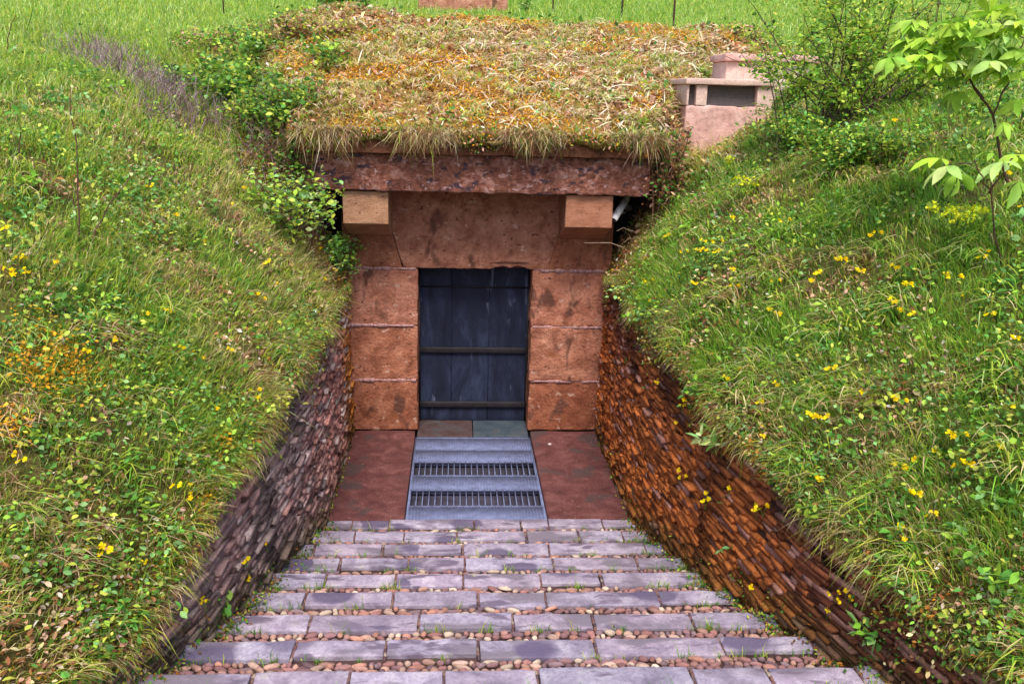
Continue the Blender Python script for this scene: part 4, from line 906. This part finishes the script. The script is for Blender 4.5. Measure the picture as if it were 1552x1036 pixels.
# small broadleaf plants
def rosette(name, label, base, nl, L, names, spread=1., up=.5, aspect=.45, cat='plant', group=None):
    t = thing(name, label, cat, tuple(base), group); lb = MB(); sb = MB(); base = np.array(base, float)
    for i in range(max(2, nl // 4)):
        e = base + rng.normal(size=3) * [.5, .5, .2] * L * spread + [0, 0, L * up]; twig(sb, base, e, .003, .0015, .1, (.10, .14, .04), 4, 0)
        k = 4; D = rng.normal(size=(k, 3)) + [0, 0, .1]; ll = rng.uniform(.6, 1.1, k) * L
        col = jit(np.array([PAL[q] for q in names])[rng.choice(len(names), k)]); addleaves(lb, np.repeat(e[None], k, 0) + rng.normal(size=(k, 3)) * .01, D, ll, ll * aspect, col)
    sb.build('stem', M_twig, t, True, tuple(base)); lb.build('leaves', M_leaf, t, False, tuple(base))
def onwall(u, v, side):
    d = ray(u, v); 
    for s in np.linspace(2, 12, 3000):
        P = CAM + d * s
        if (side > 0 and P[0] >= float(xr(P[1])) - .02) or (side < 0 and P[0] <= float(xl(P[1])) + .02): return P
rosette('wall_plant', 'broad leaved plant growing out of the orange wall half way up', onwall(1090, 665, 1) - [.03, 0, 0], 40, .10, ['mint', 'clover', 'pale'], 1.2, .3)
rosette('wall_plant', 'small green weed hanging from the orange wall beside the doorway', onwall(947, 545, 1), 14, .04, ['mint', 'lime'], 1.2, .2)
rosette('wall_plant', 'tiny leafy weed low on the orange wall near the landing', onwall(935, 680, 1), 14, .04, ['lime', 'mint'], 1.2, .2)
rosette('wall_plant', 'small weed at the foot of the orange wall above the landing edge', onwall(935, 725, 1), 12, .04, ['lime', 'clover'], 1.0, .2)
rosette('wall_plant', 'dark leafy weed on the orange wall beside two yellow flowers', onwall(1100, 765, 1), 18, .05, ['clover', 'dark'], 1.0, .2)
rosette('wall_plant', 'round leaved weed on the lower orange wall nearer the camera', onwall(1112, 830, 1), 16, .05, ['clover', 'mint'], 1.0, .2)
rosette('foot_plant', 'bushy green plant at the foot of the orange wall, nearest the camera', onwall(1322, 968, 1), 34, .07, ['clover', 'green', 'mint'], 1.2, .6, .6)
rosette('foot_plant', 'small green plant at the foot of the grey wall beside the stairs', onwall(338, 925, -1), 20, .06, ['clover', 'green'], 1.0, .5, .6)
rosette('foot_plant', 'small weed in the corner of the landing by the left wall', onwall(524, 690, -1), 12, .05, ['clover', 'green'], 1.0, .5, .5)
for (u, v, L, nl, lab) in ((60, 660, .06, 44, 'leafy green weed clump near the left edge below the orange moss patch'), (215, 600, .06, 60, 'large leafy green weed clump in the middle of the left bank'), (180, 465, .05, 44, 'leafy weed clump on the upper left bank'), (200, 770, .06, 36, 'leafy weed clump lower on the left bank'), (95, 470, .06, 40, 'dark leafy weed clump near the left edge'), (1500, 880, .075, 60, 'broad leaved weed clump in the lower right corner'), (1440, 820, .06, 50, 'leafy weed clump on the lower right bank above the wall'), (1290, 700, .05, 50, 'leafy weed clump above the orange wall'), (1250, 610, .045, 44, 'small leaved weed clump on the middle right bank'), (1520, 760, .06, 50, 'leafy weed clump at the right edge'), (270, 950, .06, 30, 'weed clump on the brim of the grey wall at lower left'), (1400, 950, .05, 50, 'small leaved weed trailing over the near end of the orange wall')):
    rosette('weed_clump', lab, at(u, v), nl, L, ['clover', 'lime', 'green', 'mint'], 2.2, .7, .5, 'weed')
for yy in (-6.6, -6.25, -5.9, -5.6, -5.2, -4.8, -4.3, -3.7, -3.0, -2.1):
    xx = float(xr(yy)) + random.uniform(-.03, .08); rosette('trailing_weed', 'leafy green weed spilling over the brim of the orange wall', (xx, yy, float(ztR(yy)) + .02), random.randint(30, 60), random.uniform(.04, .06), ['clover', 'lime', 'green', 'mint', 'dark'], 2.6, .4, .6, 'weed', 'weeds spilling over the orange wall')
for yy in (-5.5, -4.7, -3.6, -2.2):
    xx = float(xl(yy)) - random.uniform(-.02, .08); rosette('trailing_weed', 'leafy green weed on the brim of the grey wall', (xx, yy, float(ztL(yy)) + .02), random.randint(20, 36), random.uniform(.035, .05), ['clover', 'lime', 'green', 'mint'], 2.4, .4, .6, 'weed', 'weeds on the brim of the grey wall')
# yellow-green spurge
def spurge(label, u, v, r, h, nfl):
    b = at(u, v); t = thing('spurge', label, 'spurge plant', tuple(b)); sb = MB(); lb = MB(); fb = MB()
    for i in range(nfl):
        th = random.uniform(0, 6.28); q = random.random() ** .5 * r; e = b + [math.cos(th) * q, math.sin(th) * q * .8, h * random.uniform(.7, 1.1)]
        p = twig(sb, b + rng.normal(size=3) * [.02, .02, 0], e, .003, .002, .08, (.12, .2, .04), 5, 0)
        k = 9; D = rng.normal(size=(k, 3)) + [0, 0, .25]; ll = rng.uniform(.014, .026, k); addleaves(fb, np.repeat(e[None], k, 0) + rng.normal(size=(k, 3)) * [.014, .014, .005], D, ll, ll * .9, jit(np.repeat([[.62, .66, .02]], k, 0), .15))
        k = 7; addleaves(lb, p[rng.integers(1, 5, k)], rng.normal(size=(k, 3)) + [0, 0, .2], rng.uniform(.03, .045, k), rng.uniform(.009, .012, k), jit(np.repeat([PAL['lime']], k, 0)))
    sb.build('stem', M_twig, t, False, tuple(b)); lb.build('leaves', M_leaf, t, False, tuple(b)); fb.build('flower_heads', M_petal, t, False, tuple(b))
spurge('large yellow green spurge below the drooping sapling leaves', 1445, 372, .17, .22, 34)
spurge('small yellow green spurge on the upper right bank below the vent housing', 1128, 308, .11, .20, 16)
spurge('tiny yellow green spurge beside the vent housing foot', 1105, 268, .05, .16, 6)
# ivy trailing on the roof slab
t = thing('ivy', 'small leaved ivy trailing over the middle of the roof slab', 'ivy', (0, -.72, 3.15)); mb = MB(); sb = MB()
for i in range(26):
    x = random.gauss(.0, .16); a = np.array([x, -.745, 3.20]); e = a + [random.uniform(-.1, .1), -.01, -random.uniform(.06, .2)]; e[1] = -.70 - .012; p = twig(sb, a, e, .002, .001, .1, (.1, .06, .04), 6, 0)
    k = 9; addleaves(mb, p[rng.integers(1, 6, k)] + rng.normal(size=(k, 3)) * [.015, .008, .015] - [0, .012, 0], rng.normal(size=(k, 3)) * [1, .6, 1], rng.uniform(.016, .028, k), rng.uniform(.014, .022, k), jit(np.array([PAL[q] for q in ('mint', 'lime', 'dark')])[rng.choice(3, k)]))
sb.build('stem', M_twig, t, False, (0, -.72, 3.15)); mb.build('foliage', M_leaf, t, False, (0, -.72, 3.15))
t = thing('dangling_twig', 'long bare reddish twig hanging down over the beam', 'twig', (.5, -.76, 3.2)); mb = MB()
P_ = [aty(855, 205, -.76), aty(845, 230, -.73), aty(835, 255, -.655), aty(822, 288, -.64)]; tube(mb, P_, .006, .003, 6, (.28, .15, .12)); tube(mb, [aty(845, 225, -.74), aty(828, 232, -.72), aty(812, 240, -.715)], .004, .002, 5, (.26, .15, .11)); mb.build('twig', M_twig, t, False, (.5, -.76, 3.2))
t = thing('dangling_twig', 'pale dry stem lying across below the right corbel', 'twig', (1.2, -.6, 2.1)); mb = MB()
tube(mb, [aty(945, 375, -.62), aty(925, 368, -.62), aty(885, 368, -.6)], .006, .003, 6, (.30, .22, .16)); tube(mb, [aty(935, 350, -.62), aty(945, 345, -.62), aty(962, 352, -.6)], .003, .002, 5, (.30, .22, .16)); mb.build('twig', M_twig, t, False, (1.2, -.6, 2.1))
# pebble on the landing
t = MB(); b0 = aty(833, 675, 0); d_ = ray(833, 675); b0 = CAM + d_ * (-CAM[2] / d_[2]); t.add(ICV * [.022, .018, .014] + b0 + [0, 0, .016], ICF, (.62, .50, .48))
tag(t.build('pebble', M_cob, None, True, tuple(b0)), 'single pale pebble lying on the red slab right of the grate', 'pebble')

# ------------------------------------------------------------------ yellow flowers
FL = [(27,717),(39,726),(178,539),(282,551),(295,560),(315,562),(355,553),(391,611),(395,620),(446,542),(442,599),(291,754),(273,764),(291,778),(152,860),(166,867),(223,879),(243,930),(256,934),(257,949),
(231,304),(248,341),(266,347),(315,382),(328,388),(11,371),(36,419),(43,424),(11,436),(25,434),(29,442),(48,445),(93,421),(255,492),(266,496),(228,501),(399,472),(390,464),(422,449),(406,416),(487,394),(512,424),(469,361),(504,358),(354,325),(457,340),(490,440),(375,300),(140,560),(330,640),
(1038,396),(1068,386),(1070,399),(1089,384),(1060,396),(1111,426),(1114,452),(1053,449),(1176,444),(1191,354),(1236,436),(1231,446),(1268,416),(1273,420),(1301,437),(1329,374),(1319,377),(1357,434),(1354,487),(1366,494),(1377,499),(1447,446),(1454,472),(1489,404),(1486,416),(1497,504),(1431,436),(1371,461),(1547,336),(1519,288),(1356,200),(1180,496),(1168,489),(1111,346),(1003,326),
(984,470),(972,474),(1118,584),(1102,596),(1150,630),(1219,759),(1242,750),(1156,680),(1239,656),(1248,655),(1230,659),(1303,618),(1257,584),(1356,633),(1365,632),(1178,609),(1413,709),(1454,687),(1442,695),(1515,704),(1382,723),(1362,736),(1440,739),(1462,736),(1383,780),(1413,802),(1399,810),(1366,828),(1366,845),(1545,647),(1376,960),(1534,541),(985,440),(1010,372),(975,410),(1085,400)]
FW = [(399,828,-1),(366,853,-1),(373,881,-1),(400,902,-1),(303,919,-1),(1003,581,1),(1043,609,1),(1030,645,1),(1046,722,1),(1036,725,1),(1079,750,1),(1076,763,1),(1154,777,1),(1165,772,1),(1112,742,1),(1290,902,1),(1275,903,1),(1292,915,1),(1262,928,1),(1146,894,1),(1041,618,1),(1035,715,1)]
def flower_mesh(nb, hh):
    mb = MB()
    for i in range(nb):
        e = np.array([random.gauss(0, .014), random.gauss(0, .012), hh * random.uniform(.8, 1.15)]) if nb > 1 else np.array([0, 0, hh])
        tube(mb, [np.zeros(3) - [0, 0, .02], e * [.4, .4, .5], e], .0015, .0012, 4, (.12, .22, .04), 0, caps=False)
        ax_ = np.array([random.gauss(0, .4), -.6 + random.gauss(0, .3), .8]); ax_ /= np.linalg.norm(ax_); a = np.cross(ax_, [1, .1, 0]); a /= np.linalg.norm(a); b_ = np.cross(ax_, a)
        D = np.array([math.cos(q * 1.2566) * a + math.sin(q * 1.2566) * b_ + ax_ * .35 for q in range(5)])
        V, F, C = leaves(np.repeat(e[None], 5, 0), D, .0165, .0155, jit(np.repeat([[.86, .62, .005]], 5, 0), .08), cup=.05, st=((0, .2), (.45, .9), (.8, .9), (1, .3)), bend=.1)
        mb.add(V, F.tolist(), C, 1)
    return mb
protos = [flower_mesh(nb, hh).build('yellow_flower', [M_leaf, M_petal], None, False) for nb, hh in ((1, .05), (1, .035), (2, .05), (2, .04), (3, .06), (3, .045))]
pm = [p.data for p in protos]
for p in protos: bpy.data.objects.remove(p)
def put_flower(P, side, wallf):
    o = bpy.data.objects.new('yellow_flower', random.choice(pm)); COL.objects.link(o); o.location = P; s = random.uniform(.8, 1.2) * (1 + max(0, (np.linalg.norm(P - CAM) - 5)) * .06)
    o.scale = (s, s, s); o.rotation_euler = (0, 0, random.uniform(-.9, .9))
    if wallf: tag(o, 'small yellow flower growing from the %s brick wall beside the stairs' % ('grey' if side < 0 else 'orange'), 'flower', 'yellow flowers on the %s wall' % ('left' if side < 0 else 'right'))
    else: tag(o, 'small yellow wildflower blooming in the grass of the %s bank' % ('left' if side < 0 else 'right'), 'flower', 'yellow flowers on the %s bank' % ('left' if side < 0 else 'right'))
for (u, v) in FL:
    h = cast(u, v + 6)
    if h is not None: put_flower(h + [0, 0, .075], -1 if h[0] < 0 else 1, False)
for (u, v, s) in FW:
    h = onwall(u, v + 5, s)
    if h is not None: put_flower(h - np.array([s * .03, 0, 0]), s, True)

# ------------------------------------------------------------------ far lawn: fence posts, plinth, added dark leaf masses
for (u, w_, yy, lab) in ((838, .05, 17, 'thin rusty iron post on the lawn behind the mound, leftmost of three'), (943, .062, 17, 'rusty iron post on the lawn, middle one of three behind the mound'), (1022, .066, 17, 'thick rusty iron post on the lawn above the vent housing side of the mound')):
    p = aty(u, 15, yy); z = gz(p[0], yy); o = MB()
    w_ *= .75
    rough_box(o, (p[0] - w_ / 2, yy - w_ / 2, z - .3), (p[0] + w_ / 2, yy + w_ / 2, z + 1.15), .006, .2, .002, seed=int(u)); 
    V = [(p[0] - w_ / 2, yy - w_ / 2, z + 1.15), (p[0] + w_ / 2, yy - w_ / 2, z + 1.15), (p[0] + w_ / 2, yy + w_ / 2, z + 1.15), (p[0] - w_ / 2, yy + w_ / 2, z + 1.15), (p[0], yy, z + 1.22)]
    o.add(V, [[0, 1, 4], [1, 2, 4], [2, 3, 4], [3, 0, 4]])
    tag(o.build('fence_post', M_iron, None, False, (p[0], yy, z)), lab, 'post', 'iron posts behind the mound')
p = aty(339, 18, 18); z = gz(p[0], 18); o = MB(); tube(o, [[p[0], 18, z - .2], [p[0], 18, z + .5], [p[0] + .01, 18, z + .9]], .02, .015, 8); tag(o.build('stake', M_iron, None, False, (p[0], 18, z)), 'thin dark stake standing alone on the left lawn', 'stake')
p = aty(702, 12, 15.6); z = gz(p[0], 16); pl = thing('monument_plinth', 'low red stone monument base on the lawn behind the mound', 'plinth', (p[0], 16, z)); og = (p[0], 16, z)
mb = MB(); rough_box(mb, (p[0] - 1.15, 15.6, z - .3), (p[0] + 1.15, 17, z + .35), .02, .15, .02, seed=3); mb.build('base', M_red, pl, True, og)
mb = MB(); rough_box(mb, (p[0] - .9, 15.8, z + .352), (p[0] + .9, 16.8, z + 1.1), .02, .15, .02, seed=4); mb.build('block', M_red, pl, True, og)
b = aty(797, 8, 15.4); bush('small_bush', 'small dark bush at the right end of the monument base', (b[0], 15.4, gz(b[0], 15.4)), (.12, .12, .5), 6, 120, .06, ['dark', 'clover', 'pale'], [3, 2, 1])
for (x0, x1, yy, lab) in ((-26, -4, 37, 'dark leaf mass added in place of tree shade along the far lawn, left part'), (17, 34, 36, 'dark leaf mass added in place of dark tree bases along the far lawn, right part')):
    n = 9000; x = rng.uniform(x0, x1, n); y = yy + rng.normal(size=n) * .7; h = rng.uniform(0, 1, n) * (1.8 + 1.2 * noise(x * .5, 0 * x, 0, 5)); P = np.stack([x, y, ground(x, y) + h], -1)
    V, F, C = leaves(P, rng.normal(size=(n, 3)), rng.uniform(.15, .3, n), rng.uniform(.1, .2, n), jit(np.array([PAL['dark'], PAL['clover']])[rng.choice(2, n)])); og = ((x0 + x1) / 2, yy, gz((x0 + x1) / 2, yy))
    tag(mesh_obj('dark_leaf_mass', V, F, M_leaf, cols=C, origin=og), lab, 'dark_leaf_mass')  # leaf masses added to stand for tree shade and dark tree bases

# ------------------------------------------------------------------ camera, light, world
cam = bpy.data.cameras.new('camera'); co = bpy.data.objects.new('camera', cam); COL.objects.link(co)
m = Matrix(((_R2[0], _U2[0], -_F[0], CAM[0]), (_R2[1], _U2[1], -_F[1], CAM[1]), (_R2[2], _U2[2], -_F[2], CAM[2]), (0, 0, 0, 1))); co.matrix_world = m
cam.sensor_width = 36; cam.lens = FPX / 1552 * 36; cam.clip_start = .05; cam.clip_end = 600; S.camera = co
EL, AZ = R(58), R(182)   # compass from +y clockwise: light comes from behind-right of the camera
w = bpy.data.worlds.new('World'); S.world = w; w.use_nodes = True; nt = w.node_tree
sky = nt.nodes.new('ShaderNodeTexSky'); sky.sky_type = 'NISHITA'; sky.sun_disc = False; sky.sun_elevation = EL; sky.sun_rotation = AZ; sky.air_density = 1.0; sky.dust_density = 3.0
nt.links.new(sky.outputs[0], nt.nodes['Background'].inputs[0]); nt.nodes['Background'].inputs[1].default_value = .15
sl = bpy.data.lights.new('sun', 'SUN'); sl.energy = 2.6; sl.angle = R(24); sl.color = (1, .95, .86); so_ = bpy.data.objects.new('sun', sl); COL.objects.link(so_)
sd_ = Vector((math.sin(AZ) * math.cos(EL), math.cos(AZ) * math.cos(EL), math.sin(EL))); so_.rotation_euler = sd_.to_track_quat('Z', 'Y').to_euler()
S.view_settings.view_transform = 'Standard'; S.view_settings.look = 'None'; S.view_settings.exposure = .58; S.view_settings.gamma = 1
S.render.engine = 'CYCLES'; S.cycles.max_bounces = 6; S.cycles.use_denoising = True
